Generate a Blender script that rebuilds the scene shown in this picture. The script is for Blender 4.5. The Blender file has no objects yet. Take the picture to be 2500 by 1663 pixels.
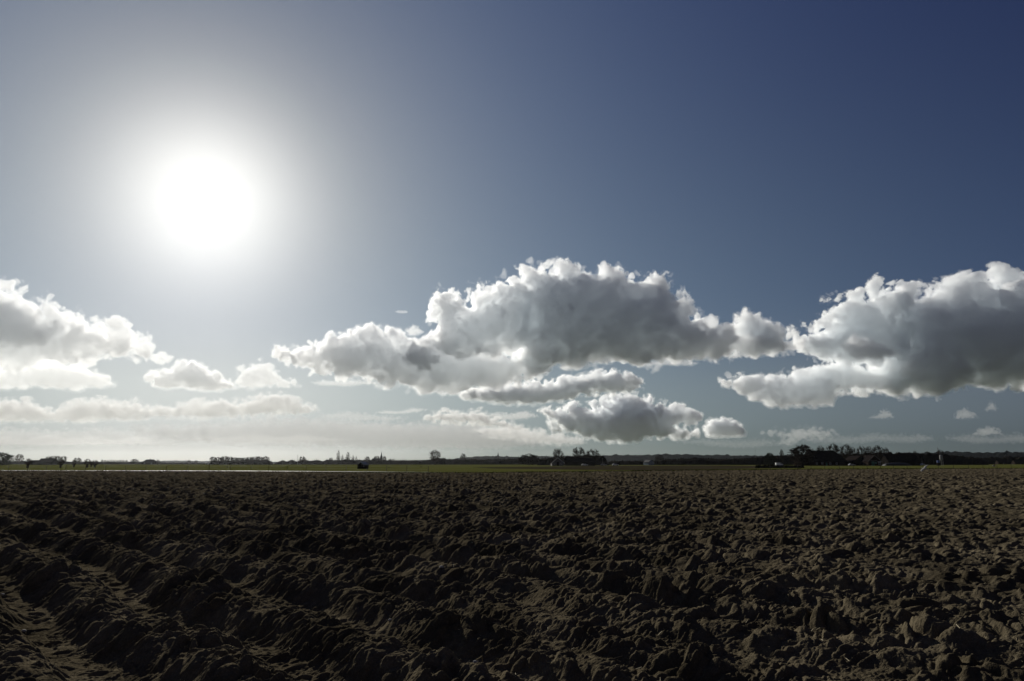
import bpy, math, random
import numpy as np

rng = np.random.default_rng(7)
random.seed(7)
scene = bpy.context.scene
R = math.radians

SOIL_A = (0.060, 0.050, 0.032)
SOIL_B = (0.140, 0.117, 0.077)
HAZE = 1.5e-5
FIELD_COLS, FIELD_ROWS = 1340, 2300
# light settings (used below)
EXPOSURE = 0.0
SUN_E = 4.6
SKY_GAIN = 1.0
SKY_TINT = (0.120, 0.125, 0.429)
AUREOLE = [((12.6, 12.5, 12.2), 1.0, 0.1, 1.8), ((4.391, 3.198, 0.000), 1.0, 0.2, 1.5), ((1.9, 1.75, 0.0), 1.0, 0.34, 1.5), ((1.35, 2.35, 3.7), 1.0, 0.6, 1.6)]
HORIZON_AIR = []
BROAD_AIR = [((0.470, 0.000, 0.000), 1.0, 0.75, 2), ((2.450, 2.983, 0.046), 1.0, 0.9, 2), ((0.000, 0.709, 0.843), 1.0, 1.3, 2)]
BACK_FILL = (2.7, 2.45, 1.1)  # unseen fill glow added to lift and warm the soil shadows
LOW_AIR = []
BAND_AIR = [((2.9, 2.5, 1.3), 1.0, 0.38, 2), ((1.15, 1.08, 0.45), 1.0, 2.2, 2)]

# ------------------------------------------------------------------ camera
CAM_H = 1.7
FPX = 1689.0                      # focal length in pixels of the 2500 px wide photograph
HORIZON = 1131.0
PITCH = math.atan((HORIZON - 831.5) / FPX)
cam_data = bpy.data.cameras.new('camera')
cam_data.sensor_width = 36.0
cam_data.lens = 36.0 * FPX / 2500.0
cam_data.clip_start = 0.1
cam_data.clip_end = 120000.0
cam = bpy.data.objects.new('camera', cam_data)
scene.collection.objects.link(cam)
cam.location = (0, 0, CAM_H)
cam.rotation_euler = (math.pi / 2 + PITCH, 0, 0)
scene.camera = cam


def ray(px, py):
    """direction (per metre of depth along +Y) of a photograph pixel"""
    x = (px - 1250.0) / FPX
    y = (831.5 - py) / FPX
    cp, sp = math.cos(PITCH), math.sin(PITCH)
    d = (x, cp - sp * y, sp + cp * y)
    return (d[0] / d[1], 1.0, d[2] / d[1])


def at(px, py, Y):
    d = ray(px, py)
    return (d[0] * Y, Y, CAM_H + d[2] * Y)


def ground_at(px, py):
    d = ray(px, py)
    t = -CAM_H / d[2]
    return (d[0] * t, t)


# ------------------------------------------------------------------ sky and sun
sx, sy, sz = ray(503, 482)
_n = math.sqrt(sx * sx + sy * sy + sz * sz)
SUN_DIR = (sx / _n, sy / _n, sz / _n)
SUN_EL = math.asin(SUN_DIR[2])
SUN_AZ = math.atan2(SUN_DIR[0], SUN_DIR[1])       # clockwise from +Y

world = bpy.data.worlds.new('World')
scene.world = world
world.use_nodes = True
wt = world.node_tree
wt.nodes.clear()


def node(tree, kind, **kw):
    n = tree.nodes.new(kind)
    for k, v in kw.items():
        if k in ('inputs',):
            for i, val in v.items():
                n.inputs[i].default_value = val
        else:
            setattr(n, k, v)
    return n


def wmath(op, a, b=None, clamp=False):
    n = node(wt, 'ShaderNodeMath', operation=op, use_clamp=clamp)
    for i, v in enumerate((a, b)):
        if v is None:
            continue
        if isinstance(v, (int, float)):
            n.inputs[i].default_value = v
        else:
            wt.links.new(v, n.inputs[i])
    return n.outputs[0]


def wscale(col, f):
    n = node(wt, 'ShaderNodeVectorMath', operation='SCALE')
    if isinstance(col, tuple):
        n.inputs[0].default_value = col
    else:
        wt.links.new(col, n.inputs[0])
    if isinstance(f, (int, float)):
        n.inputs['Scale'].default_value = f
    else:
        wt.links.new(f, n.inputs['Scale'])
    return n.outputs[0]


def wadd(a, b):
    n = node(wt, 'ShaderNodeVectorMath', operation='ADD')
    wt.links.new(a, n.inputs[0])
    wt.links.new(b, n.inputs[1])
    return n.outputs[0]


sky = node(wt, 'ShaderNodeTexSky', sky_type='NISHITA')
sky.sun_disc = False
sky.sun_elevation = SUN_EL
sky.sun_rotation = SUN_AZ
sky.altitude = 0
sky.air_density = 1.0
sky.dust_density = 0.6
sky.ozone_density = 2.0
tc = node(wt, 'ShaderNodeTexCoord')
dotn = node(wt, 'ShaderNodeVectorMath', operation='DOT_PRODUCT')
wt.links.new(tc.outputs['Generated'], dotn.inputs[0])
dotn.inputs[1].default_value = SUN_DIR
ang = wmath('ARCCOSINE', wmath('MINIMUM', dotn.outputs['Value'], 0.99999))     # radians from the sun
sep = node(wt, 'ShaderNodeSeparateXYZ')
wt.links.new(tc.outputs['Generated'], sep.inputs[0])
elev = wmath('MAXIMUM', sep.outputs['Z'], 0.0)


def lobe(width, power=2.0):
    q = wmath('POWER', wmath('DIVIDE', ang, width), power)
    return wmath('POWER', 2.718281828, wmath('MULTIPLY', q, -1.0))


# circumsolar aureole of a hazy winter sky, and pale air towards the horizon
hor = wmath('POWER', 2.718281828, wmath('MULTIPLY', wmath('DIVIDE', elev, 0.085), -1.0))
total = wscale(sky.outputs[0], SKY_GAIN)
tint = node(wt, 'ShaderNodeVectorMath', operation='MULTIPLY')
wt.links.new(total, tint.inputs[0])
tint.inputs[1].default_value = SKY_TINT
total = tint.outputs[0]
for col, amp, width, power in AUREOLE:
    total = wadd(total, wscale(col, wmath('MULTIPLY', lobe(width, power), amp)))
for col, amp, width, power in HORIZON_AIR:
    total = wadd(total, wscale(col, wmath('MULTIPLY', wmath('MULTIPLY', lobe(width, power), hor), amp)))
mid = wmath('POWER', 2.718281828, wmath('MULTIPLY', wmath('POWER', wmath('DIVIDE', elev, 0.38), 2.0), -1.0))
for col, amp, width, power in BROAD_AIR:
    total = wadd(total, wscale(col, wmath('MULTIPLY', wmath('MULTIPLY', lobe(width, power), mid), amp)))
low = wmath('POWER', 2.718281828, wmath('MULTIPLY', wmath('POWER', wmath('DIVIDE', elev, 0.2), 2.0), -1.0))
for col, amp, width, power in LOW_AIR:
    total = wadd(total, wscale(col, wmath('MULTIPLY', wmath('MULTIPLY', lobe(width, power), low), amp)))
band = wmath('POWER', 2.718281828, wmath('MULTIPLY', wmath('POWER', wmath('DIVIDE', wmath('SUBTRACT', elev, 0.09), 0.07), 2.0), -1.0))
for col, amp, width, power in BAND_AIR:
    total = wadd(total, wscale(col, wmath('MULTIPLY', wmath('MULTIPLY', lobe(width, power), band), amp)))
# glow added behind the camera, opposite the sun, to fill the shaded slopes
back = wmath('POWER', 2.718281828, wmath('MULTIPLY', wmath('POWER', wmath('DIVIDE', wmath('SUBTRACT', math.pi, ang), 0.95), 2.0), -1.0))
total = wadd(total, wscale(BACK_FILL, back))
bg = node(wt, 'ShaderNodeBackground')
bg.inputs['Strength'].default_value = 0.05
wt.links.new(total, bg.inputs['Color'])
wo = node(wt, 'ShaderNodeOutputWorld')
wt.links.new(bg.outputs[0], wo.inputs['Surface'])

sun_data = bpy.data.lights.new('sun', 'SUN')
sun_data.energy = SUN_E
sun_data.angle = R(0.5)
sun_data.color = (1.0, 0.95, 0.86)
sun = bpy.data.objects.new('sun', sun_data)
scene.collection.objects.link(sun)
from mathutils import Vector
sun.rotation_euler = Vector(SUN_DIR).to_track_quat('Z', 'Y').to_euler()
sun.location = (0, 0, 50)

scene.view_settings.view_transform = 'Standard'
scene.view_settings.look = 'None'
scene.view_settings.exposure = EXPOSURE
scene.view_settings.gamma = 1.0
cy = scene.cycles
cy.max_bounces = 36
cy.diffuse_bounces = 2
cy.glossy_bounces = 2
cy.transmission_bounces = 2
cy.volume_bounces = 32
cy.transparent_max_bounces = 128
cy.use_denoising = True
cy.sample_clamp_indirect = 10.0

# ------------------------------------------------------------------ helpers
def mesh_obj(name, verts, faces, mat=None, parent=None, smooth=False):
    """verts (n,3) array, faces (m,k) array -> linked mesh object"""
    verts = np.asarray(verts, np.float32)
    me = bpy.data.meshes.new(name)
    if isinstance(faces, np.ndarray):
        m, k = faces.shape
        me.vertices.add(len(verts))
        me.vertices.foreach_set('co', verts.ravel())
        me.loops.add(m * k)
        me.loops.foreach_set('vertex_index', faces.astype(np.int32).ravel())
        me.polygons.add(m)
        me.polygons.foreach_set('loop_start', np.arange(0, m * k, k, dtype=np.int32))
        me.update(calc_edges=True)
    else:
        me.from_pydata([tuple(v) for v in verts], [], faces)
        me.update()
    if smooth:
        me.polygons.foreach_set('use_smooth', np.ones(len(me.polygons), bool))
    if mat is not None:
        me.materials.append(mat)
    o = bpy.data.objects.new(name, me)
    scene.collection.objects.link(o)
    if parent is not None:
        o.parent = parent
    return o


def tag(o, label=None, cat=None, group=None, kind=None):
    if label: o['label'] = label
    if cat: o['category'] = cat
    if group: o['group'] = group
    if kind: o['kind'] = kind
    return o


def empty(name, loc, rz=0.0):
    o = bpy.data.objects.new(name, None)
    scene.collection.objects.link(o)
    o.location = loc
    o.rotation_euler = (0, 0, rz)
    return o


_GT = rng.normal(size=(256, 3)).astype(np.float32)
_GT /= np.linalg.norm(_GT, axis=1)[:, None]
_PT = np.concatenate([rng.permutation(256)] * 3).astype(np.int32)


def perlin3(x, y, z):
    xi = np.floor(x).astype(np.int32); yi = np.floor(y).astype(np.int32); zi = np.floor(z).astype(np.int32)
    xf = (x - xi).astype(np.float32); yf = (y - yi).astype(np.float32); zf = (z - zi).astype(np.float32)
    u = xf * xf * xf * (xf * (xf * 6 - 15) + 10)
    v = yf * yf * yf * (yf * (yf * 6 - 15) + 10)
    w = zf * zf * zf * (zf * (zf * 6 - 15) + 10)
    xi &= 255; yi &= 255; zi &= 255
    def g(a, b, c):
        h = _PT[_PT[_PT[(xi + a) & 255] + ((yi + b) & 255)] + ((zi + c) & 255)]
        gr = _GT[h]
        return gr[..., 0] * (xf - a) + gr[..., 1] * (yf - b) + gr[..., 2] * (zf - c)
    x00 = g(0, 0, 0) * (1 - u) + g(1, 0, 0) * u
    x10 = g(0, 1, 0) * (1 - u) + g(1, 1, 0) * u
    x01 = g(0, 0, 1) * (1 - u) + g(1, 0, 1) * u
    x11 = g(0, 1, 1) * (1 - u) + g(1, 1, 1) * u
    a = x00 * (1 - v) + x10 * v
    b = x01 * (1 - v) + x11 * v
    return (a * (1 - w) + b * w) * 1.6


_A2 = rng.uniform(0, 2 * math.pi, 4096).astype(np.float32)
_G2X, _G2Y = np.cos(_A2), np.sin(_A2)


def _h2(ix, iy, s=0):
    h = (ix.astype(np.uint32) * np.uint32(374761393) + iy.astype(np.uint32) * np.uint32(668265263) + np.uint32((s * 2246822519 + 974711) & 0xffffffff))
    h = (h ^ (h >> np.uint32(13))) * np.uint32(1274126177)
    return h ^ (h >> np.uint32(16))


def perlin2(x, y, seed=0):
    fx = np.floor(x); fy = np.floor(y)
    xi = fx.astype(np.int64); yi = fy.astype(np.int64)
    xf = (x - fx).astype(np.float32); yf = (y - fy).astype(np.float32)
    u = xf * xf * xf * (xf * (xf * 6 - 15) + 10)
    v = yf * yf * yf * (yf * (yf * 6 - 15) + 10)
    def g(a, b):
        h = _h2(xi + a, yi + b, seed) & np.uint32(4095)
        return _G2X[h] * (xf - a) + _G2Y[h] * (yf - b)
    a = g(0, 0) * (1 - u) + g(1, 0) * u
    b = g(0, 1) * (1 - u) + g(1, 1) * u
    return (a * (1 - v) + b * v) * 1.5


def surface_nets(F, origin, step):
    """iso surface F=0 (F>0 inside) of a grid as quads with outward normals"""
    s = F > 0
    nx, ny, nz = F.shape
    c = np.zeros((nx - 1, ny - 1, nz - 1), np.int8)
    for i in (0, 1):
        for j in (0, 1):
            for k in (0, 1):
                c += s[i:nx - 1 + i, j:ny - 1 + j, k:nz - 1 + k]
    I, J, K = np.nonzero((c > 0) & (c < 8))
    idx = -np.ones(c.shape, np.int32)
    idx[I, J, K] = np.arange(len(I))
    acc = np.zeros((len(I), 3), np.float32)
    cnt = np.zeros(len(I), np.float32)
    corners = [(i, j, k) for i in (0, 1) for j in (0, 1) for k in (0, 1)]
    for a in corners:
        for ax in range(3):
            if a[ax] == 1:
                continue
            b = list(a); b[ax] = 1
            fa = F[I + a[0], J + a[1], K + a[2]]
            fb = F[I + b[0], J + b[1], K + b[2]]
            m = (fa > 0) != (fb > 0)
            t = np.where(m, fa / np.where(m, fa - fb, 1), 0)
            p = np.array(a, np.float32)[None, :].repeat(len(I), 0)
            p[:, ax] = t
            acc += p * m[:, None]
            cnt += m
    V = np.stack([I, J, K], 1) + acc / cnt[:, None]
    V = V * np.asarray(step, np.float32) + np.asarray(origin, np.float32)
    quads = []
    # edges along each axis
    for ax in range(3):
        sl0 = [slice(1, -1)] * 3; sl1 = [slice(1, -1)] * 3
        sl0[ax] = slice(0, -1); sl1[ax] = slice(1, None)
        a = s[tuple(sl0)]; b = s[tuple(sl1)]
        P = np.nonzero(a != b)
        ent = b[P]                          # going outside -> inside along +ax
        P = [p.copy() for p in P]
        for q in range(3):
            if q != ax:
                P[q] = P[q] + 1
        o1, o2 = [(1, 2), (2, 0), (0, 1)][ax]
        def cell(d1, d2):
            Q = [p for p in P]
            Q[o1] = P[o1] - d1
            Q[o2] = P[o2] - d2
            return idx[Q[0], Q[1], Q[2]]
        q = np.stack([cell(1, 1), cell(0, 1), cell(0, 0), cell(1, 0)], 1)   # ccw seen from +ax
        q = np.where(ent[:, None], q[:, ::-1], q)
        quads.append(q)
    Q = np.concatenate(quads)
    Q = Q[(Q >= 0).all(1)]
    return V, Q


def poly_sdf(px, pz, poly):
    """signed distance (positive inside) to a closed polygon"""
    d = np.full(px.shape, 1e18, np.float32)
    inside = np.zeros(px.shape, bool)
    n = len(poly)
    for i in range(n):
        ax, az = poly[i]; bx, bz = poly[(i + 1) % n]
        ex, ez = bx - ax, bz - az
        t = np.clip(((px - ax) * ex + (pz - az) * ez) / (ex * ex + ez * ez + 1e-9), 0, 1)
        d = np.minimum(d, (px - ax - ex * t) ** 2 + (pz - az - ez * t) ** 2)
        c = ((az > pz) != (bz > pz)) & (px < (bx - ax) * (pz - az) / ((bz - az) if bz != az else 1e-9) + ax)
        inside ^= c
    d = np.sqrt(d)
    return np.where(inside, d, -d)

# ------------------------------------------------------------------ materials for land
def principled(name, color, rough=0.9, spec=0.2, noise=None, bump=None):
    """noise = (scale, second colour, contrast); bump = (scale, strength, distance)"""
    m = bpy.data.materials.new(name)
    m.use_nodes = True
    t = m.node_tree
    b = t.nodes['Principled BSDF']
    b.inputs['Base Color'].default_value = (*color, 1)
    b.inputs['Roughness'].default_value = rough
    b.inputs['Specular IOR Level'].default_value = spec
    tcn = t.nodes.new('ShaderNodeTexCoord')
    if noise:
        n = t.nodes.new('ShaderNodeTexNoise')
        n.inputs['Scale'].default_value = noise[0]
        n.inputs['Detail'].default_value = 6
        t.links.new(tcn.outputs['Object'], n.inputs['Vector'])
        r = t.nodes.new('ShaderNodeValToRGB')
        r.color_ramp.elements[0].position = 0.5 - noise[2]
        r.color_ramp.elements[1].position = 0.5 + noise[2]
        r.color_ramp.elements[0].color = (*color, 1)
        r.color_ramp.elements[1].color = (*noise[1], 1)
        t.links.new(n.outputs['Fac'], r.inputs['Fac'])
        t.links.new(r.outputs['Color'], b.inputs['Base Color'])
    if bump:
        n = t.nodes.new('ShaderNodeTexNoise')
        n.inputs['Scale'].default_value = bump[0]
        n.inputs['Detail'].default_value = 8
        t.links.new(tcn.outputs['Object'], n.inputs['Vector'])
        bn = t.nodes.new('ShaderNodeBump')
        bn.inputs['Strength'].default_value = bump[1]
        bn.inputs['Distance'].default_value = bump[2]
        t.links.new(n.outputs['Fac'], bn.inputs['Height'])
        t.links.new(bn.outputs['Normal'], b.inputs['Normal'])
    return m


M_SOIL = principled('ploughed_soil', SOIL_A, 1.0, 0.0, noise=(1.1, SOIL_B, 0.2), bump=(46.0, 0.9, 0.016))


def soil_detail():
    """damp patches, paler crumbs and grit on top of the slow change of tone"""
    t = M_SOIL.node_tree
    b = t.nodes['Principled BSDF']
    base = b.inputs['Base Color'].links[0].from_socket
    tcn = [n for n in t.nodes if n.type == 'TEX_COORD'][0]
    for scale, lo, hi, dark, light in ((0.33, 0.38, 0.62, 0.72, 1.12), (13.0, 0.35, 0.7, 0.82, 1.2), (75.0, 0.4, 0.72, 0.86, 1.3)):
        n = t.nodes.new('ShaderNodeTexNoise')
        n.inputs['Scale'].default_value = scale
        n.inputs['Detail'].default_value = 5
        t.links.new(tcn.outputs['Object'], n.inputs['Vector'])
        mr = t.nodes.new('ShaderNodeMapRange')
        mr.inputs['From Min'].default_value = lo
        mr.inputs['From Max'].default_value = hi
        mr.inputs['To Min'].default_value = dark
        mr.inputs['To Max'].default_value = light
        t.links.new(n.outputs['Fac'], mr.inputs['Value'])
        sc = t.nodes.new('ShaderNodeVectorMath')
        sc.operation = 'SCALE'
        t.links.new(base, sc.inputs[0])
        t.links.new(mr.outputs[0], sc.inputs['Scale'])
        base = sc.outputs[0]
    t.links.new(base, b.inputs['Base Color'])


soil_detail()
M_GRASS = principled('pasture_grass', (0.075, 0.085, 0.020), 1.0, 0.0, noise=(0.05, (0.105, 0.104, 0.034), 0.2), bump=(3.0, 0.8, 0.15))
M_VERGE = principled('verge_grass', (0.035, 0.045, 0.012), 1.0, 0.0, noise=(0.6, (0.06, 0.065, 0.02), 0.25))
M_EARTH = principled('bare_earth', (0.03, 0.024, 0.017), 1.0, 0.0, noise=(0.08, (0.05, 0.045, 0.025), 0.2), bump=(2.0, 0.8, 0.2))

# ------------------------------------------------------------------ the ploughed field
EDGE_PX = [(-900, 1152.5), (0, 1152), (400, 1153), (600, 1154), (800, 1156.5), (1000, 1158), (1200, 1157), (1400, 1154.5), (1620, 1151),
           (1800, 1149), (2000, 1147), (2200, 1145.6), (2500, 1144.4), (3400, 1143)]
EDGE = [ground_at(*p) for p in EDGE_PX]
_eth = np.array([math.atan2(x, y) for x, y in EDGE])
_er = np.array([math.hypot(x, y) for x, y in EDGE])


def edge_r(th):
    th = np.asarray(th, np.float64)
    wob = perlin2(th * 60, th * 0 + 3.3, 77) * 0.018 + perlin2(th * 260, th * 0 + 1.7, 78) * 0.008       # the plough never stopped on a ruled line
    return np.interp(th, _eth, _er) * (1 + wob)


FUR = R(-43.0)                                     # azimuth of the plough lines
FDX, FDY = math.sin(FUR), math.cos(FUR)


def clods(x, y, cell, seed, fill=0.75, stretch=0.0):
    """lumps scattered one per cell: domes with steep ragged sides"""
    gx, gy = x / cell, y / cell
    ix = np.floor(gx).astype(np.int64); iy = np.floor(gy).astype(np.int64)
    h = np.zeros(x.shape, np.float32)
    for a in (-1, 0, 1):
        for b in (-1, 0, 1):
            cx, cy_ = ix + a, iy + b
            q = _h2(cx, cy_, seed)
            r1 = (q & np.uint32(1023)).astype(np.float32) / 1023.0
            r2 = ((q >> np.uint32(10)) & np.uint32(1023)).astype(np.float32) / 1023.0
            r3 = ((q >> np.uint32(20)) & np.uint32(1023)).astype(np.float32) / 1023.0
            q2 = _h2(cx, cy_, seed + 77)
            r4 = (q2 & np.uint32(1023)).astype(np.float32) / 1023.0
            r5 = ((q2 >> np.uint32(10)) & np.uint32(1023)).astype(np.float32) / 1023.0
            dx = gx - (cx + r1); dy = gy - (cy_ + r2)
            an = r5 * math.pi
            e = 1.0 + 0.55 * r4
            ca, sa = np.cos(an), np.sin(an)
            u = (dx * ca + dy * sa) / e; v = (-dx * sa + dy * ca) * e
            rad = 0.30 + 0.42 * r3
            d = (u * u + v * v) / (rad * rad)
            top = (0.35 + 0.65 * r4) * (r3 + 0.25)
            dome = top * np.clip(1.0 - d, 0, 1) ** 0.85
            h = np.maximum(h, np.where(r5 < fill, dome, 0))
    return h


def field_height(x, y, res):
    """res: local mesh spacing, finer octaves than that are skipped"""
    S = 0.70
    x = (x / S).astype(np.float32); y = (y / S).astype(np.float32); res = res / S
    v_ = x * FDX + y * FDY
    wx = x + perlin2(x * 1.7, y * 1.7, 1) * 0.16 + perlin2(x * 6.1, y * 6.1, 2) * 0.035
    wy = y + perlin2(x * 1.7, y * 1.7, 3) * 0.16 + perlin2(x * 6.1, y * 6.1, 4) * 0.035
    u = x * FDY - y * FDX                           # across the plough lines
    v = x * FDX + y * FDY
    # plough ridges: strong on the left, broken up to the right
    left = np.clip(0.92 - (x + 1.5) / (0.35 * y + 6.0) * 0.55, 0.15, 1.0)
    uw = u + perlin2(v * 0.22, u * 0.35, 5) * 0.42 + perlin2(v * 0.9, u * 0.9, 9) * 0.12
    ridge = 0.5 + 0.5 * np.cos(uw * 2 * math.pi / 1.6)
    ridge = ridge * ridge * (3 - 2 * ridge)
    big = 0.5 + 0.5 * np.cos(uw * 2 * math.pi / 7.4 + 1.0)
    far = np.clip((np.hypot(x, y) - 14.0) / 60.0, 0, 1)         # clods enlarged far off so their shaded fronts darken the distance
    h = 0.25 * left * ridge + 0.10 * left * big
    h += perlin2(x * 0.22, y * 0.22, 6) * 0.05
    def oct_w(lam):
        return np.clip((lam / res - 1.2) / 1.2, 0, 1)
    lump = clods(wx, wy, 0.46, 11, 0.62) * (0.165 + 0.06 * far)
    lump = np.maximum(lump, clods(wx, wy, 0.95, 71, 0.75) * 0.36 * far * (1 - 0.45 * left))
    m2 = clods(wx, wy, 0.21, 23, 0.8) * 0.095 * oct_w(0.21)
    m3 = clods(wx, wy, 0.095, 37, 0.75) * 0.042 * oct_w(0.095)
    m4 = clods(wx, wy, 0.14, 53, 0.35) * 0.045 * oct_w(0.14)                   # loose crumbs everywhere
    m5 = clods(x, y, 0.05, 61, 0.5) * 0.018 * oct_w(0.05)
    patch = np.clip(0.62 + perlin2(x * 0.5, y * 0.5, 8) * 0.9, 0.08, 1.0)      # smooth silty pans between rough stretches
    row = (1 - left) + left * (0.26 + 1.0 * ridge)                             # lumps lie along the ridges
    rough = (0.3 + 0.7 * patch) * row
    # clods of several sizes leaning on one another
    s = lump + np.maximum(m2, m3 * 0.8) * (0.55 + 0.45 * np.clip(1 - lump / 0.1, 0, 1)) + 0.4 * m3
    h += s * rough + np.maximum(m4, m5)
    a = 0.020
    for k, lam in enumerate((0.36, 0.17, 0.08, 0.04, 0.022)):
        w = oct_w(lam)
        if not np.any(w > 0):
            break
        n = perlin2(wx / lam, wy / lam, 40 + k)
        n = np.where(n > 0, n * 1.3, n * 0.7)
        h += n * a * w * (0.12 + 0.85 * np.minimum(rough, 1.2))
        a *= 0.62
    return h * 1.12 * S


def sheet(x, y, z, base):
    nr, nc = x.shape
    V = np.stack([x, y, z], -1).reshape(-1, 3)
    i = np.arange(nr - 1)[:, None] * nc + np.arange(nc - 1)[None, :]
    Q = np.stack([i, i + nc, i + nc + 1, i + 1], -1).reshape(-1, 4) + base
    return V, Q


def build_field():
    # finest in front of the photographer, coarser to the sides and behind
    mid = np.linspace(R(-42), R(42), FIELD_COLS)
    side = np.linspace(R(42), R(88), 170)[1:]
    th = np.concatenate([-side[::-1], mid, side])
    r0 = 2.6
    re = edge_r(np.clip(th, R(-58), R(58)))
    t = np.linspace(0, 1, FIELD_ROWS)
    rr = r0 * (re[None, :] / r0) ** t[:, None]
    x = rr * np.sin(th)[None, :]; y = rr * np.cos(th)[None, :]
    res = np.maximum(rr * np.gradient(th)[None, :], rr * math.log(52.0) / FIELD_ROWS)
    z = field_height(x, y, res)
    fade = np.clip((1 - t) / 0.008, 0, 1)[:, None]      # ground levels off at the field's far edge
    z = (z - 0.06) * (0.35 + 0.65 * fade)
    V1, Q1 = sheet(x, y, z, 0)
    # the rest of the field, beside and behind the camera
    th2 = np.linspace(R(84), R(276), 420)
    rad2 = 0.25 * (118.0 / 0.25) ** np.linspace(0, 1, 260)
    x2 = rad2[:, None] * np.sin(th2)[None, :]; y2 = rad2[:, None] * np.cos(th2)[None, :]
    z2 = field_height(x2, y2, np.maximum(rad2 * 0.024, 0.02)[:, None] * np.ones((1, 420))) - 0.12
    V2, Q2 = sheet(x2, y2, z2, len(V1))
    th3 = np.linspace(R(-88), R(88), 420)
    rad3 = np.linspace(0.02, 2.75, 90)
    x3 = rad3[:, None] * np.sin(th3)[None, :]; y3 = rad3[:, None] * np.cos(th3)[None, :]
    z3 = field_height(x3, y3, np.full(x3.shape, 0.03)) - 0.08
    V3, Q3 = sheet(x3, y3, z3, len(V1) + len(V2))
    o = mesh_obj('ploughed_field', np.concatenate([V1, V2, V3]), np.concatenate([Q1, Q2, Q3]), M_SOIL, smooth=True)
    if o.data.polygons[0].normal.z < 0:
        o.data.flip_normals()
    tag(o, kind='structure')
    return o


build_field()

# ------------------------------------------------------------------ land beyond the field
def px_poly(name, pts, z, mat, kind='structure'):
    V = []
    for p in pts:
        x, y = ground_at(*p)
        V.append((x, y, z))
    o = mesh_obj(name, V, [list(range(len(V)))], mat)
    if o.data.polygons[0].normal.z < 0:
        o.data.flip_normals()
    tag(o, kind=kind)
    return o


def build_meadow():
    """one ring of pasture from just inside the field's edge to the horizon"""
    th = np.concatenate([np.linspace(R(-90), R(90), 300), np.linspace(R(91), R(269), 60)])
    re = np.where(np.abs(th) < 1.58, edge_r(np.clip(th, R(-58), R(58))) - 0.6, 114.0)
    rows = [re, re + 3, re + 10]
    for f in (1.3, 1.8, 3.0, 4.5, 6.0, 8.0):
        rows.append(np.maximum(re * f, re + 12))
    rr = np.stack(rows)
    rr[-1] = 1500
    z = np.zeros_like(rr) - 0.02
    x = rr * np.sin(th); y = rr * np.cos(th)
    n = len(th)
    V = np.stack([x, y, z], -1).reshape(-1, 3)
    i = np.arange(len(rows) - 1)[:, None] * n + np.arange(n)[None, :]
    j = np.arange(len(rows) - 1)[:, None] * n + (np.arange(n)[None, :] + 1) % n
    Q = np.stack([i, i + n, j + n, j], -1).reshape(-1, 4)
    o = mesh_obj('meadow', V, Q[:, ::1].copy(), M_GRASS)
    tag(o, kind='structure')
    if o.data.polygons[0].normal.z < 0:
        o.data.flip_normals()


build_meadow()
M_FARM = principled('farmland', (0.05, 0.045, 0.032), 1.0, 0.0, noise=(0.004, (0.052, 0.064, 0.026), 0.08))
_a = np.linspace(0, 2 * math.pi, 97)[:-1]
_r = [1480, 3000, 6000, 9000]
_V = [(q * math.sin(a), q * math.cos(a), -0.05) for q in _r for a in _a]
_F = [(i * 96 + k, i * 96 + (k + 1) % 96, (i + 1) * 96 + (k + 1) % 96, (i + 1) * 96 + k) for i in range(3) for k in range(96)]
_o = mesh_obj('farmland', _V, [f_[::-1] for f_ in _F], M_FARM)
if _o.data.polygons[0].normal.z < 0:
    _o.data.flip_normals()
tag(_o, kind='structure')
M_ROAD = principled('wet_road', (0.10, 0.10, 0.09), 0.72, 0.12, noise=(0.25, (0.16, 0.16, 0.14), 0.2))
_up = [(-900, 1148.2), (0, 1148.4), (600, 1149.5), (900, 1151.6), (1080, 1153.1)]
_lo = [(-900, 1149.5), (0, 1149.7), (600, 1150.9), (900, 1152.4), (1080, 1153.4)]
_xs = np.linspace(-900, 1080, 150)
_r = np.random.default_rng(31)
_u = np.interp(_xs, *zip(*_up)) + _r.normal(0, 0.07, 150)
_l = np.interp(_xs, *zip(*_lo)) + perlin2(_xs / 60, _xs * 0, 5) * 0.22 + _r.normal(0, 0.06, 150)
_P = [(*ground_at(a, b), 0.03) for a, b in zip(_xs, _u)] + [(*ground_at(a, b), 0.03) for a, b in zip(_xs, _l)]
_o = mesh_obj('road', _P, [(k, k + 1, k + 151, k + 150) for k in range(149)], M_ROAD)
if _o.data.polygons[0].normal.z < 0:
    _o.data.flip_normals()
tag(_o, kind='structure')
px_poly('bare_field', [(1150, 1141), (1300, 1139.6), (1450, 1137.4), (1700, 1136.6), (1900, 1137.6), (1975, 1141), (1850, 1144), (1600, 1148.6), (1400, 1146.6), (1200, 1144)], 0.012, M_EARTH)


def verge():
    """ragged grass along the edge of the ploughed land"""
    r = np.random.default_rng(3)
    n = 22000
    th = r.uniform(R(-40), R(40), n)
    rad = edge_r(th) + r.normal(0.2, 0.9, n)
    x = rad * np.sin(th); y = rad * np.cos(th)
    h = r.uniform(0.08, 0.42, n); w = r.uniform(0.03, 0.12, n); a = r.uniform(0, math.pi, n)
    lx = r.normal(0, 0.09, n); ly = r.normal(0, 0.09, n)
    V = np.stack([np.stack([x - w * np.cos(a), y - w * np.sin(a), np.full(n, -0.03)], -1),
                  np.stack([x + w * np.cos(a), y + w * np.sin(a), np.full(n, -0.03)], -1),
                  np.stack([x + lx, y + ly, h], -1)], 1).reshape(-1, 3)
    o = mesh_obj('verge_grass', V, np.arange(3 * n).reshape(-1, 3), M_VERGE)
    tag(o, 'ragged strip of rough grass along the far edge of the ploughed field', 'grass', kind='stuff')


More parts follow.
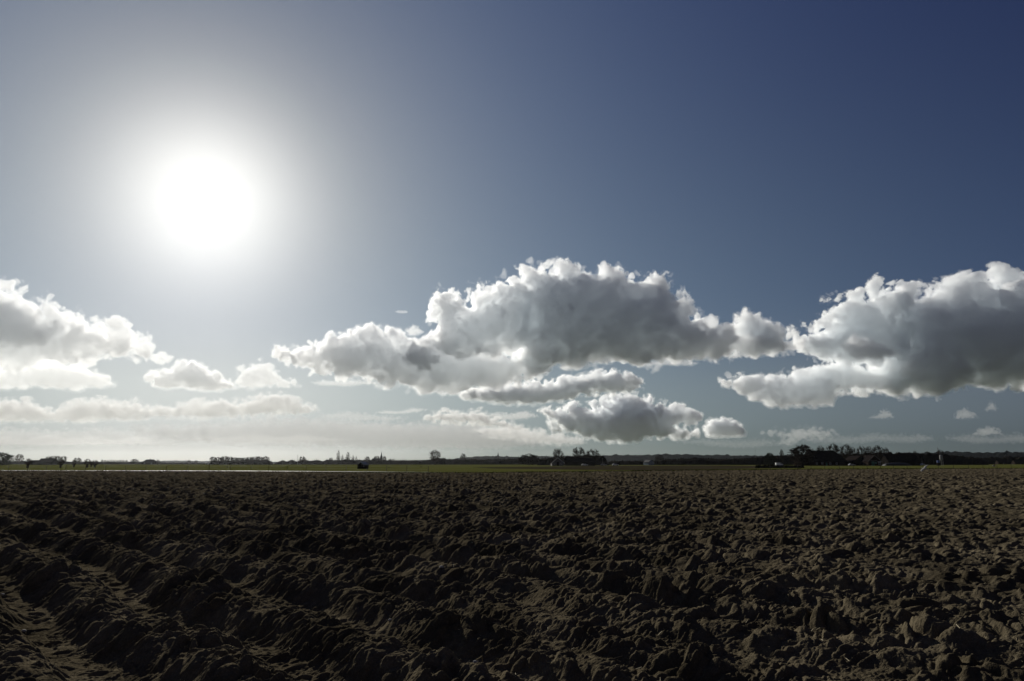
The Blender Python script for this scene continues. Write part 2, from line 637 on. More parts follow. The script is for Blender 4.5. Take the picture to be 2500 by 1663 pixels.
verge()
M_WOOD = principled('winter_wood', (0.014, 0.013, 0.010), 1.0, 0.0, noise=(0.12, (0.024, 0.021, 0.016), 0.2))
M_HILL = principled('wooded_hill', (0.010, 0.013, 0.012), 1.0, 0.0, noise=(0.03, (0.016, 0.018, 0.015), 0.2))
M_BARK = principled('bare_bark', (0.045, 0.038, 0.03), 1.0, 0.0)
M_TWIG = principled('bare_twigs', (0.05, 0.04, 0.032), 1.0, 0.0)
M_TWIG_RED = principled('reddish_twigs', (0.075, 0.04, 0.03), 1.0, 0.0)
M_EVER = principled('evergreen_leaves', (0.018, 0.026, 0.012), 0.9, 0.1)


def fuzz(r, P, n, size, up=0.6):
    """n twig slivers starting at points P"""
    k = r.integers(0, len(P), n)
    p = P[k]
    d = r.normal(size=(n, 3)); d[:, 2] = np.abs(d[:, 2]) + up
    d /= np.linalg.norm(d, axis=1)[:, None]
    L = size * r.uniform(0.5, 1.3, n)
    s = np.cross(d, r.normal(size=(n, 3))); s /= np.linalg.norm(s, axis=1)[:, None]
    w = (0.05 * size * r.uniform(0.5, 1.5, n))[:, None]
    return np.stack([p - s * w, p + s * w, p + d * L[:, None]], 1).reshape(-1, 3)


def belt(name, label, prof, Y, depth, lump, mat, seed, fz=2.0, step=2.5, kind='stuff', cat='woodland'):
    r = np.random.default_rng(seed)
    pts = [at(px, py, Y) for px, py in prof]
    xs = np.array([p[0] for p in pts]); hs = np.array([p[2] for p in pts])
    gx = np.arange(xs[0], xs[-1], step); gy = np.linspace(0, depth, max(4, int(depth / step / 2)))
    X, D = np.meshgrid(gx, gy, indexing='ij')
    top = np.interp(X, xs, hs)
    sec = np.clip(np.sin(np.clip(D / depth, 0, 1) * math.pi), 0, 1) ** 0.35
    n = np.abs(perlin2(X / lump, D / lump + seed, seed)) * 1.6 + perlin2(X / lump * 2.7, D / lump * 2.7, seed + 1) * 0.5
    H = top * sec * (0.86 + 0.24 * n)
    H[:, 0] = -0.5; H[:, -1] = -0.5; H[0, :] = -0.5; H[-1, :] = -0.5
    Yw = Y + D + perlin2(X / lump * 1.3, D / lump, seed + 2) * lump * 0.3
    V = np.stack([X * Yw / Y, Yw, H], -1).reshape(-1, 3)
    m = len(gy)
    i = np.arange(len(gx) - 1)[:, None] * m + np.arange(m - 1)[None, :]
    Q = np.stack([i, i + m, i + m + 1, i + 1], -1).reshape(-1, 4)
    F = Q.tolist()
    if fz:
        P = V[V[:, 2] > 0.4 * np.median(hs)]
        nf = int(min(26000, len(P) * 3))
        T = fuzz(r, P, nf, fz)
        b = len(V)
        V = np.concatenate([V, T])
        Tr = (np.arange(3 * nf).reshape(-1, 3) + b)
        F = F + Tr.tolist()
    o = mesh_obj(name, V, F, mat)
    tag(o, label, cat if kind == 'stuff' else None, kind=kind)
    return o


belt('hills', None, [(-900, 1126), (0, 1127.5), (330, 1127), (390, 1125.5), (420, 1124), (470, 1125), (560, 1127), (700, 1128), (950, 1125.5), (1100, 1121), (1150, 1115), (1180, 1113.4),
      (1215, 1113.6), (1260, 1114.4), (1340, 1113.2), (1400, 1112.4), (1470, 1111.6), (1550, 1109.6), (1620, 1108.6), (1700, 1109.4), (1780, 1110.4), (1850, 1111.6),
      (1950, 1110.4), (2150, 1106.5), (2290, 1103.6), (2330, 1101.4), (2360, 1102.8), (2420, 1103.6), (2460, 1101.6), (2500, 1103), (2700, 1105), (3000, 1110), (3500, 1122)],
     4200, 900, 60, M_HILL, 5, fz=7.0, step=14, kind='structure')
belt('far_woodland', 'low dark hedges and woods along the horizon behind the willows', [(-700, 1124), (-200, 1124), (20, 1126), (170, 1127), (250, 1128.5), (345, 1129), (420, 1129.5), (520, 1130.5), (560, 1131)], 1000, 30, 7, M_WOOD, 6)
belt('estate_woodland', 'dark undergrowth beneath the row of tall bare trees', [(508, 1131), (516, 1126.5), (540, 1125), (560, 1125), (600, 1123.5), (630, 1123), (650, 1122), (662, 1126), (674, 1131)], 800, 40, 7, M_WOOD, 7)
belt('village_woodland', 'dark line of bushes and trees around the church', [(668, 1131), (690, 1125), (700, 1127), (712, 1123), (722, 1127), (740, 1123), (760, 1125), (775, 1122), (785, 1127), (800, 1122), (815, 1124),
      (840, 1123), (870, 1123), (900, 1123), (935, 1123), (960, 1124), (985, 1123), (1010, 1124), (1045, 1124), (1060, 1120), (1080, 1118), (1095, 1121), (1110, 1122), (1140, 1121),
      (1180, 1122), (1230, 1121), (1262, 1119), (1290, 1117), (1310, 1118), (1335, 1125), (1345, 1130)], 860, 50, 8, M_WOOD, 8)
belt('farm_woodland', 'dark wood behind the pale gabled farm in the middle', [(1310, 1126), (1330, 1118), (1360, 1116), (1400, 1115), (1440, 1112), (1460, 1111), (1474, 1113), (1484, 1124), (1490, 1131)], 580, 30, 7, M_WOOD, 9)
belt('right_woodland', 'long dark wood at the foot of the hills behind the right farms', [(1470, 1131), (1500, 1125), (1580, 1126), (1640, 1121), (1700, 1118), (1760, 1120), (1830, 1118), (1870, 1115), (1930, 1113), (1960, 1111), (2080, 1109),
      (2110, 1106.5), (2150, 1104.5), (2175, 1105), (2240, 1107), (2320, 1110), (2350, 1114), (2380, 1118), (2420, 1131)], 690, 40, 8, M_WOOD, 10)
belt('lane_woodland', 'dark bushes and gardens low at the right edge before the hills', [(2330, 1131), (2350, 1120), (2400, 1117), (2430, 1114), (2445, 1118), (2460, 1113.5), (2475, 1117), (2500, 1115), (2700, 1115), (3200, 1120)], 1050, 40, 9, M_WOOD, 11)


# ------------------------------------------------------------------ mesh pieces
class MB:
    def __init__(self):
        self.v = []; self.f = []

    def add(self, V, F):
        b = len(self.v)
        self.v += [tuple(float(c) for c in p) for p in V]
        self.f += [[i + b for i in f] for f in F]
        return self

    def box(self, x0, x1, y0, y1, z0, z1):
        V = [(x, y, z) for z in (z0, z1) for y in (y0, y1) for x in (x0, x1)]
        return self.add(V, [(0, 2, 3, 1), (4, 5, 7, 6), (0, 1, 5, 4), (1, 3, 7, 5), (3, 2, 6, 7), (2, 0, 4, 6)])

    def prism(self, prof, y0, y1):
        """profile in x,z (counter-clockwise seen from -y) extruded along y"""
        n = len(prof)
        V = [(x, y0, z) for x, z in prof] + [(x, y1, z) for x, z in prof]
        F = [list(range(n)), list(range(2 * n - 1, n - 1, -1))]
        F += [(i, i + n, (i + 1) % n + n, (i + 1) % n) for i in range(n)]
        return self.add(V, F)

    def tube(self, pts, rad, n=5):
        pts = [Vector(p) for p in pts]
        rings = []
        for i, p in enumerate(pts):
            d = (pts[min(i + 1, len(pts) - 1)] - pts[max(i - 1, 0)]).normalized()
            a = d.orthogonal().normalized(); b = d.cross(a)
            rings.append([p + (a * math.cos(t) + b * math.sin(t)) * rad[i] for t in [2 * math.pi * k / n for k in range(n)]])
        V = [q for r_ in rings for q in r_]
        F = []
        for i in range(len(pts) - 1):
            F += [(i * n + k, i * n + (k + 1) % n, (i + 1) * n + (k + 1) % n, (i + 1) * n + k) for k in range(n)]
        F += [list(range(n))[::-1], [(len(pts) - 1) * n + k for k in range(n)]]
        return self.add(V, F)

    def lathe(self, prof, n=12, cx=0, cy=0):
        V = []; F = []
        for r_, z in prof:
            V += [(cx + r_ * math.cos(2 * math.pi * k / n), cy + r_ * math.sin(2 * math.pi * k / n), z) for k in range(n)]
        for i in range(len(prof) - 1):
            F += [(i * n + k, i * n + (k + 1) % n, (i + 1) * n + (k + 1) % n, (i + 1) * n + k) for k in range(n)]
        F += [list(range(n))[::-1], [(len(prof) - 1) * n + k for k in range(n)]]
        return self.add(V, F)

    def build(self, name, mat, parent=None, smooth=False):
        return mesh_obj(name, self.v, self.f, mat, parent, smooth)


# ------------------------------------------------------------------ trees
def grow(r, style):
    """unit-height, unit-width bare tree: trunk builder, crown triangles"""
    tr = MB()
    z0, zw, npt, ntw, tw, trad, tl = {'round': (0.26, 0.62, 260, 3400, 0.0058, 0.030, 0.085), 'tall': (0.16, 0.55, 260, 3400, 0.0058, 0.026, 0.085),
                                      'poplar': (0.08, 0.45, 150, 1700, 0.010, 0.05, 0.06), 'dense': (0.04, 0.36, 320, 6200, 0.0085, 0.032, 0.085),
                                      'pollard': (0.30, 0.66, 150, 1500, 0.008, 0.13, 0.15)}[style]
    def rad(z):
        return np.where(z < zw, np.sqrt(np.clip(1 - ((zw - z) / (zw - z0 + 0.06)) ** 2, 0, 1)), np.sqrt(np.clip(1 - ((z - zw) / (1.0 - zw + 0.01)) ** 2, 0, 1))) * 0.5
    z = r.uniform(z0, 0.99, npt * 4); az = r.uniform(0, 2 * math.pi, npt * 4)
    lump = 0.78 + 0.42 * np.abs(perlin2(az * 1.3 + r.uniform(0, 50), z * 4.5, 90))
    q = r.uniform(0.12, 1.0, npt * 4) ** 0.5
    keep = r.uniform(0, 1, npt * 4) < rad(z) * 2
    P = np.stack([np.cos(az) * rad(z) * lump * q, np.sin(az) * rad(z) * lump * q, z], 1)[keep][:npt]
    wob = r.normal(0, 0.012, (6, 2)); wob[0] = 0
    th = {'poplar': 0.9, 'pollard': 0.42, 'dense': 0.5}.get(style, 0.62)
    tp = [(wob[k, 0], wob[k, 1], -0.02 + th * k / 5) for k in range(6)]
    tr.tube(tp, [trad * (1.25 - 0.9 * k / 5 if style != 'pollard' else 1.0 + 0.1 * (k % 2)) for k in range(6)], 7)
    nodes = [np.array(p) for p in tp if p[2] >= z0 * 0.7]
    nl = 12 if style != 'poplar' else 16
    order = np.argsort(-np.hypot(P[:, 0], P[:, 1]) - 0.3 * P[:, 2])
    for k in order[:nl * 3:3]:
        e = P[k] * np.array([0.8, 0.8, 0.95])
        s = nodes[0] if style == 'pollard' else np.array(tp[min(5, max(1, int((e[2] * 0.55) / th * 5)))])
        m = (s + e) / 2 + np.array([0, 0, -0.03]) + r.normal(0, 0.012, 3)
        tr.tube([s, m, e], [trad * 0.45, trad * 0.28, trad * 0.1], 5)
        for t in np.linspace(0.35, 1, 5):
            nodes.append((1 - t) ** 2 * s + 2 * t * (1 - t) * m + t * t * e)
    N = np.array(nodes)
    T = []
    ends = [P]
    for p in P:
        d = np.linalg.norm((N - p) * np.array([1, 1, 1.0]), axis=1) + np.where(N[:, 2] > p[2], 0.25, 0)
        s = N[d.argmin()]
        m = (s + p) / 2 + r.normal(0, 0.015, 3) + np.array([0, 0, -0.012])
        for a, b, w0, w1 in ((s, m, 0.0065, 0.0045), (m, p, 0.0045, 0.002)):
            dd = b - a
            sd = np.cross(dd, r.normal(size=3)); sd /= np.linalg.norm(sd) + 1e-9
            T += [a - sd * w0, a + sd * w0, b + sd * w1, a - sd * w0, b + sd * w1, b - sd * w1]
        ends.append(np.stack([m, (m + p) / 2]))
    ends = np.concatenate(ends)
    k = r.integers(0, len(ends), ntw)
    p = ends[k] + r.normal(0, 0.008, (ntw, 3))
    d = r.normal(size=(ntw, 3)); d[:, 2] += 0.45
    d[:, :2] += p[:, :2] * 1.6
    d /= np.linalg.norm(d, axis=1)[:, None]
    s = np.cross(d, r.normal(size=(ntw, 3))); s /= np.linalg.norm(s, axis=1)[:, None]
    L = (tl * r.uniform(0.4, 1.2, ntw))[:, None]
    W_ = np.stack([p - s * tw, p + s * tw, p + d * L], 1).reshape(-1, 3)
    return tr, np.concatenate([np.array(T), W_])


_protos = {}


def proto(style, var):
    key = (style, var)
    if key not in _protos:
        r = np.random.default_rng(100 + var * 7 + len(style))
        tr, C = grow(r, style)
        top = max(C[:, 2].max(), max(v[2] for v in tr.v))
        wid = np.percentile(np.abs(C[:, 0]), 98) * 2
        sc = np.array([1 / wid, 1 / wid, 1 / top])
        tv = np.array(tr.v)
        # keep the trunk's own thickness while the crown is brought to unit width
        tm = mesh_obj('trunk', tv * sc, tr.f, M_BARK)
        cm = mesh_obj('crown', C * sc, np.arange(len(C)).reshape(-1, 3), M_TWIG)
        for o in (tm, cm):
            scene.collection.objects.unlink(o)
        _protos[key] = (tm.data, cm.data)
    return _protos[key]


_recolour = {}


def tree(name, style, var, px, top, Y, wpx, label, group='bare trees along the horizon', mat=None, cat='tree', tilt=0):
    tm, cm = proto(style, var)
    x, y, z = at(px, top, Y)
    h = z
    w = wpx / FPX * Y
    o = empty(name, (x, y, 0), random.uniform(0, 6.28))
    if tilt:
        o.rotation_euler = (0, tilt, 0)
    o.scale = (w, w, h)
    if mat is not None:
        key = (cm.name, mat.name)
        if key not in _recolour:
            c2 = cm.copy(); c2.materials.clear(); c2.materials.append(mat)
            _recolour[key] = c2
        cm = _recolour[key]
    for nm, me in (('trunk', tm), ('crown', cm)):
        c = bpy.data.objects.new(nm, me)
        scene.collection.objects.link(c)
        c.parent = o
    tag(o, label, cat, group)
    return o


ORD = ['first', 'second', 'third', 'fourth', 'fifth', 'sixth', 'seventh', 'eighth', 'ninth', 'tenth']
GW = 'pollard willows in the left pasture'
tree('bushy_tree', 'dense', 0, 8, 1103, 560, 44, 'dark bushy tree clump cut off by the left edge', mat=M_EVER)
tree('bare_tree', 'round', 0, 49, 1106.5, 900, 17, 'lone bare tree just right of the dark bushy clump at far left')
for k, (px, top, Y, w, lab) in enumerate([
        (70, 1117.5, 265, 15, 'leftmost pollard willow, stout and standing before the low barn'),
        (150, 1118.5, 270, 14, 'broad pollard willow just right of the dark left barn'),
        (182, 1121, 300, 10, 'slim pollard willow alone between the barn and the willow trio'),
        (215, 1118.5, 285, 13, 'tallest pollard willow, left one of the close trio'),
        (224, 1124, 292, 6, 'thinnest pollard willow in the middle of the close trio'),
        (233, 1121, 285, 13, 'rightmost pollard willow of the close trio')]):
    tree('pollard_willow', 'pollard', k % 3, px, top, Y, w, lab, GW)
for k, (px, top) in enumerate([(119, 1112.5), (131, 1111), (143, 1111), (156, 1112)]):
    tree('bare_tree', 'tall', k % 3, px, top, 760, 14, '%s from the left of four bare trees rising behind the dark left barn' % ORD[k], 'bare trees behind the left barn')
tree('bare_tree', 'round', 1, 190, 1116, 950, 15, 'rounded bare tree behind the slim lone willow')
for k in range(9):
    tree('roadside_tree', 'tall', k % 3, 250 + k * 7.4, 1121.5 + (k % 3) * 0.4, 1800, 5.5, 'tiny bare roadside tree in the faint even row left of the hip-roofed farm', 'faint row of roadside trees')
tree('bare_tree', 'round', 2, 329, 1119.5, 1000, 16, 'small bare tree at the left end of the hip-roofed farm')
tree('bare_tree', 'round', 0, 386, 1121.5, 1000, 10, 'small bare tree at the right end of the hip-roofed farm')
tree('bare_tree', 'tall', 1, 463, 1122, 900, 8, 'left of two small dark trees left of the tall estate row', 'two small trees left of the estate')
tree('bare_tree', 'tall', 2, 480, 1123, 900, 8, 'right of two small dark trees left of the tall estate row', 'two small trees left of the estate')
for k, (px, top) in enumerate([(521, 1113.5), (534, 1114), (548, 1112), (561, 1113), (574, 1115), (587, 1116), (599, 1115.5), (611, 1114), (623, 1113), (634, 1112.5)]):
    tree('bare_tree', 'round', k % 3, px, top, 800, 19, '%s from the left in the long estate row of tall bare trees' % ORD[k], 'estate row of tall bare trees')
tree('bare_tree', 'tall', 0, 650, 1112, 800, 15, 'bare tree standing apart at the right end of the estate row')
tree('bare_tree', 'round', 1, 739, 1112.5, 860, 14, 'ragged bare tree right beside the thin grey mast')
tree('bare_tree', 'tall', 1, 808, 1116, 900, 10, 'small bare tree just left of the poplars')
for k, (px, top, w, lab) in enumerate([(827, 1098, 9, 'tallest poplar, leftmost of the five behind the field shed'), (836, 1109, 7, 'short thin poplar second from left of the five'),
                                       (850, 1102.5, 12, 'broadest poplar in the middle of the five'), (862, 1111, 8, 'short poplar second from right of the five'),
                                       (870, 1113.5, 6, 'lowest poplar, rightmost of the five above the field shed')]):
    tree('poplar', 'poplar', k % 2, px, top, 880, w, lab, 'poplars behind the field shed')
tree('bare_tree', 'round', 2, 897, 1113, 900, 12, 'bare tree between the field shed and the church nave')
tree('bare_tree', 'round', 0, 920, 1111.5, 1450, 15, 'rounded bare tree behind the church roof')
tree('bare_tree', 'tall', 2, 938, 1112, 900, 11, 'bare tree touching the right side of the church spire')
tree('bare_tree', 'round', 1, 956, 1119, 900, 16, 'low bare tree right of the church')
tree('bare_tree', 'tall', 0, 1063, 1096.5, 700, 27, 'tall many-stemmed bare tree standing high above the bushes right of the church')
tree('bare_tree', 'round', 2, 1131, 1105.5, 900, 14, 'small round-headed bare tree left of the distant spire')
tree('bushy_tree', 'dense', 1, 1292, 1106.5, 620, 46, 'wide dome-shaped dark tree left of the pale gabled farm', mat=M_TWIG)
GF = 'bare trees over the middle farm'
tree('bare_tree', 'tall', 1, 1363, 1092, 520, 26, 'upright bare tree straight above the pale gable', GF)
tree('bare_tree', 'round', 0, 1413, 1089, 545, 32, 'largest round-crowned bare tree over the middle farm roof', GF)
tree('bare_tree', 'round', 1, 1446, 1094, 545, 30, 'wide low bare tree at the right end of the middle farm', GF)
tree('bare_tree', 'round', 2, 1609, 1107, 1000, 18, 'faint bare tree behind the pale blue gable')
tree('evergreen_tree', 'dense', 2, 1879, 1104, 520, 27, 'ragged dark evergreen left of the big tree at the right farm', mat=M_EVER)
tree('bare_tree', 'tall', 2, 1908, 1094, 620, 9, 'thin tall bare tree between the evergreen and the big dark tree')
tree('bushy_tree', 'dense', 0, 1957, 1083, 490, 56, 'largest dark spreading tree left of the thatched farmhouse', mat=M_TWIG)
for k, (px, top, w) in enumerate([(2002, 1086, 22), (2033, 1080, 28), (2063, 1082, 26), (2081, 1089, 16), (2101, 1086, 20), (2121, 1087, 18), (2143, 1084, 26), (2163, 1090, 11)]):
    tree('bare_tree', 'round' if k % 3 else 'tall', k % 3, px, top, 640, w, '%s from the left in the row of bare trees behind the right farm roofs' % ORD[k], 'bare trees behind the right farm')
tree('bush', 'dense', 1, 2078, 1103, 560, 26, 'dark bush at the right hip of the thatched roof', mat=M_TWIG, cat='bush')
tree('bare_tree', 'round', 0, 2233, 1098, 900, 9, 'tiny bare tree on the skyline right of the long dark barn')
tree('bare_tree', 'round', 2, 2296, 1096, 900, 14, 'small round tree on the skyline above the white silo')
tree('bare_tree', 'poplar', 1, 2289, 1091.5, 900, 5, 'slender reddish tree on the skyline left of the small round one', mat=M_TWIG_RED)
for k, (px, top, Y, w, lab) in enumerate([(555, 1139.6, 287, 7, 'dark rush clump in the pasture below the estate row'), (950, 1141, 270, 7, 'dark rush clump in the pasture right of the field shed'),
                                          (1028, 1139.3, 300, 7, 'dark rush clump in the pasture below the tall many-stemmed tree')]):
    tree('rush_clump', 'dense', 2, px, top, Y, w, lab, 'rush clumps in the pasture', mat=M_EVER, cat='plant')

# hedge before the right farm
M_HEDGE = principled('hedge_twigs', (0.02, 0.02, 0.012), 1.0, 0.0)
h = belt('hedge', 'low dark clipped hedge in front of the big tree at the right farm', [(1842, 1136.2), (1860, 1135.6), (1900, 1135.8), (1940, 1136), (1966, 1136.5)], 250, 1.6, 1.2, M_HEDGE, 21, fz=0.25, step=0.35, kind='thing')
h['category'] = 'hedge'

# ------------------------------------------------------------------ buildings
M_THATCH = principled('old_thatch', (0.010, 0.0095, 0.008), 1.0, 0.0, noise=(0.8, (0.028, 0.026, 0.022), 0.25))
M_TILE = principled('dark_roof_tiles', (0.013, 0.011, 0.011), 1.0, 0.0, noise=(1.2, (0.02, 0.016, 0.015), 0.2))
M_BRICK = principled('farm_brick', (0.026, 0.021, 0.018), 1.0, 0.0, noise=(2.5, (0.04, 0.031, 0.026), 0.2))
M_DARKWOOD = principled('tarred_boards', (0.010, 0.0095, 0.009), 1.0, 0.0, noise=(1.5, (0.018, 0.016, 0.014), 0.2))
M_WHITE = principled('white_paint', (0.5, 0.5, 0.47), 0.5, 0.4)
M_CREAM = principled('pale_render', (0.10, 0.095, 0.085), 0.9, 0.1, noise=(0.7, (0.14, 0.135, 0.12), 0.3))
M_BLUEWALL = principled('pale_blue_wall', (0.16, 0.20, 0.25), 0.85, 0.15)
M_GREEN = principled('green_paint', (0.05, 0.14, 0.10), 0.6, 0.3)
M_GLASS = principled('window_glass', (0.03, 0.035, 0.04), 0.08, 0.6)
M_METAL = principled('grey_sheet_metal', (0.22, 0.22, 0.21), 0.45, 0.4)
M_SLATE = principled('church_slate', (0.025, 0.028, 0.034), 0.9, 0.1)
M_PLASTIC = principled('black_sheeting', (0.015, 0.017, 0.022), 0.6, 0.3)
M_POST = principled('weathered_post', (0.07, 0.06, 0.045), 0.9, 0.1)
M_BLUE = principled('blue_barrel', (0.05, 0.09, 0.25), 0.5, 0.4)


def window(parent, x, y, z, w, hgt, d=0.08, mat=None):
    """framed window on a wall facing -y"""
    f = MB()
    t = 0.12
    f.box(x - w / 2, x - w / 2 + t, y - d, y, z, z + hgt).box(x + w / 2 - t, x + w / 2, y - d, y, z, z + hgt)
    f.box(x - w / 2 + t, x + w / 2 - t, y - d, y, z, z + t).box(x - w / 2 + t, x + w / 2 - t, y - d, y, z + hgt - t, z + hgt)
    f.box(x - 0.05, x + 0.05, y - d, y, z + t, z + hgt - t)
    fo = f.build('window', mat or M_WHITE, parent)
    MB().box(x - w / 2 + t, x + w / 2 - t, y - 0.03, y - 0.012, z + t, z + hgt - t).build('pane', M_GLASS, fo)


def gable_house(name, label, cat, px, Y, w, L, eave, ridge, rz, wall, roof, over=0.35, trim=None, group=None):
    """gable end faces -y before turning; returns root"""
    x, y, _ = at(px, HORIZON, Y)
    o = empty(name, (x, y, 0), rz)
    MB().prism([(-w / 2, -0.3), (w / 2, -0.3), (w / 2, eave), (0, ridge), (-w / 2, eave)], 0, L).build('wall', wall, o)
    s = (ridge - eave) / (w / 2)
    t = 0.22
    for sg in (-1, 1):
        e = w / 2 + over
        prof = [(0, ridge + 0.01), (sg * e, eave - s * over + 0.01), (sg * e, eave - s * over + t), (0, ridge + t)]
        if sg > 0:
            prof = [(0.004, ridge + 0.01), (e, eave - s * over + 0.01), (e, eave - s * over + t), (0.004, ridge + t)]
        else:
            prof = prof[::-1]
        MB().prism(prof, -over, L + over).build('roof_slope', roof, o)
        if trim:
            q = 0.34
            pr = [(0, ridge - q), (sg * e, eave - s * over - q), (sg * e, eave - s * over + t + 0.03), (0, ridge + t + 0.03)]
            MB().prism(pr if sg > 0 else pr[::-1], -over - 0.09, -over - 0.004).build('bargeboard', trim, o)
    tag(o, label, cat, group)
    return o


# thatched farmhouse on the right
def thatched_farm():
    Y = 500
    x, y, _ = at(2022, HORIZON, Y)
    o = empty('thatched_farmhouse', (x, y, 0), 0)
    L, D, ev, rg = 29.0, 13.0, 2.7, 10.4
    MB().box(-L / 2 + 0.5, L / 2 - 0.5, 0, D, -0.3, ev).build('wall', M_BRICK, o)
    V = [(-L / 2, -0.6, ev - 0.3), (L / 2, -0.6, ev - 0.3), (L / 2, D + 0.6, ev - 0.3), (-L / 2, D + 0.6, ev - 0.3), (-L / 2 + 2.2, D / 2, rg), (L / 2 - 6.5, D / 2, rg)]
    MB().add(V, [(0, 1, 5, 4), (1, 2, 5), (2, 3, 4, 5), (3, 0, 4), (3, 2, 1, 0)]).build('roof', M_THATCH, o)
    MB().tube([(-L / 2 + 1.6, D / 2, rg + 0.02), (L / 2 - 6.2, D / 2, rg + 0.02)], [0.3, 0.3], 8).build('ridge_cap', M_THATCH, o)
    MB().box(-L / 2 + 5, -L / 2 + 5.9, D / 2 - 0.45, D / 2 + 0.45, rg - 0.5, rg + 1.1).build('chimney', M_BRICK, o)
    for xx in (-8.0, -4.2, 1.5, 6.0):
        window(o, xx, -0.003, 0.8, 1.3, 1.5)
    MB().box(-1.8, -0.6, -0.08, -0.004, -0.05, 2.1).build('door', M_GREEN, o)
    # front house at the left end, gable to the viewer
    fx = -L / 2 - 2.0
    MB().prism([(fx - 3.4, -0.3), (fx + 3.4, -0.3), (fx + 3.4, 3.6), (fx, 7.6), (fx - 3.4, 3.6)], -2.0, D - 2).build('front_house_wall', M_BRICK, o)
    for sg in (-1, 1):
        pr = [(fx + sg * 0.004, 7.62), (fx + sg * 3.9, 3.05), (fx + sg * 3.9, 3.35), (fx + sg * 0.004, 7.95)]
        MB().prism(pr if sg > 0 else pr[::-1], -2.4, D - 1.6).build('front_house_roof', M_TILE, o)
    for xx in (fx - 1.75, fx + 1.6):
        window(o, xx, -2.003, 0.9, 1.5, 2.1)
    window(o, fx, -2.003, 4.3, 1.1, 1.2)
    tag(o, 'big dark thatched farmhouse with white framed windows left end, right of the large tree', 'farmhouse')


thatched_farm()
# middle farm
m = gable_house('gabled_farmhouse', 'small farmhouse with pale gable boards and dark door, under the upright bare tree', 'farmhouse', 1362, 470, 8.0, 15, 2.0, 5.3, 0.0, M_CREAM, M_TILE, trim=M_WHITE)
MB().box(-0.7, 0.7, -0.07, -0.004, -0.05, 2.5).build('door', M_DARKWOOD, m)
window(m, -2.4, -0.003, 0.7, 1.1, 1.2)
window(m, 2.4, -0.003, 0.7, 1.1, 1.2)
MB().box(-0.32, 0.32, 0.4, 1.0, 5.0, 6.3).build('chimney', M_CREAM, m)
m = gable_house('long_barn', 'long low dark barn joined to the right of the pale gabled farmhouse', 'barn', 1450, 486, 9.0, 20, 2.6, 5.1, R(90), M_DARKWOOD, M_TILE)
MB().box(-4.56, -4.504, 6, 9.5, -0.05, 2.3).build('barn_door', M_DARKWOOD, m)
m = gable_house('blue_house', 'distant house with pale blue gable before the wooded hills', 'house', 1590, 640, 5.4, 9, 2.6, 4.6, R(20), M_BLUEWALL, M_SLATE)
window(m, -1.1, -0.003, 0.9, 0.9, 1.2)
window(m, 1.1, -0.003, 0.9, 0.9, 1.2)
# right farm, outbuildings
m = gable_house('tarred_barn', 'black gabled barn between the thatched farmhouse and the white-trimmed house', 'barn', 2103, 492, 12.5, 16, 2.4, 6.6, 0, M_DARKWOOD, M_TILE)
MB().box(-1.7, 1.7, -0.08, -0.004, -0.05, 2.9).build('barn_door', M_DARKWOOD, m)
m = gable_house('trimmed_house', 'house with white gable trim and green doors right of the black barn', 'house', 2136, 480, 9.2, 13, 2.9, 6.9, 0, M_BRICK, M_TILE, trim=M_CREAM)
MB().box(-2.9, 1.6, -0.1, -0.004, 3.3, 3.7).build('lintel_band', M_CREAM, m)
MB().box(-2.3, -0.2, -0.08, -0.004, -0.05, 2.9).build('door', M_GREEN, m)
MB().box(0.1, 1.3, -0.08, -0.004, 1.2, 2.7).build('shutter', M_GREEN, m)
MB().box(2.0, 4.3, -0.1, -0.004, 2.3, 2.75).build('window_awning', M_WHITE, m)
window(m, 3.1, -0.003, 0.8, 1.6, 1.3)
m = gable_house('long_barn', 'very long dark barn at the right of the right farm', 'barn', 2236, 512, 12, 23, 3.2, 7.9, R(90), M_DARKWOOD, M_THATCH)
MB().box(-6.06, -6.004, 3, 7, -0.05, 2.8).build('barn_door', M_DARKWOOD, m)
# left farms
m = gable_house('dark_barn', 'dark barn with long roof between two willows at the left', 'barn', 134, 720, 8.0, 14.5, 3.0, 6.3, R(90), M_DARKWOOD, M_TILE)
MB().box(-4.06, -4.004, 4, 7, -0.05, 2.5).build('barn_door', M_DARKWOOD, m)
m = gable_house('low_barn', 'lower dark shed roof left of the long left barn', 'barn', 98, 730, 6.0, 9.5, 2.2, 4.6, R(90), M_DARKWOOD, M_TILE)
MB().box(-3.06, -3.004, 3, 5.4, -0.05, 2.0).build('barn_door', M_DARKWOOD, m)


def hip_farm(px, Y, L, D, ev, rg, inset, label):
    x, y, _ = at(px, HORIZON, Y)
    o = empty('hip_roofed_farm', (x, y, 0), 0)
    MB().box(-L / 2 + .4, L / 2 - .4, 0, D, -0.3, ev).build('wall', M_BRICK, o)
    V = [(-L / 2, -0.5, ev - 0.2), (L / 2, -0.5, ev - 0.2), (L / 2, D + 0.5, ev - 0.2), (-L / 2, D + 0.5, ev - 0.2), (-L / 2 + inset, D / 2, rg), (L / 2 - inset, D / 2, rg)]
    r_ = MB().add(V, [(0, 1, 5, 4), (1, 2, 5), (2, 3, 4, 5), (3, 0, 4), (3, 2, 1, 0)]).build('roof', M_TILE, o)
    MB().box(-0.4, 0.4, D / 2 - 0.4, D / 2 + 0.4, rg - 0.4, rg + 0.9).build('chimney', M_BRICK, r_)
    for xx in (-L / 4, L / 4):
        window(o, xx, -0.003, 0.7, 1.4, 1.4)
    tag(o, label, 'farmhouse')


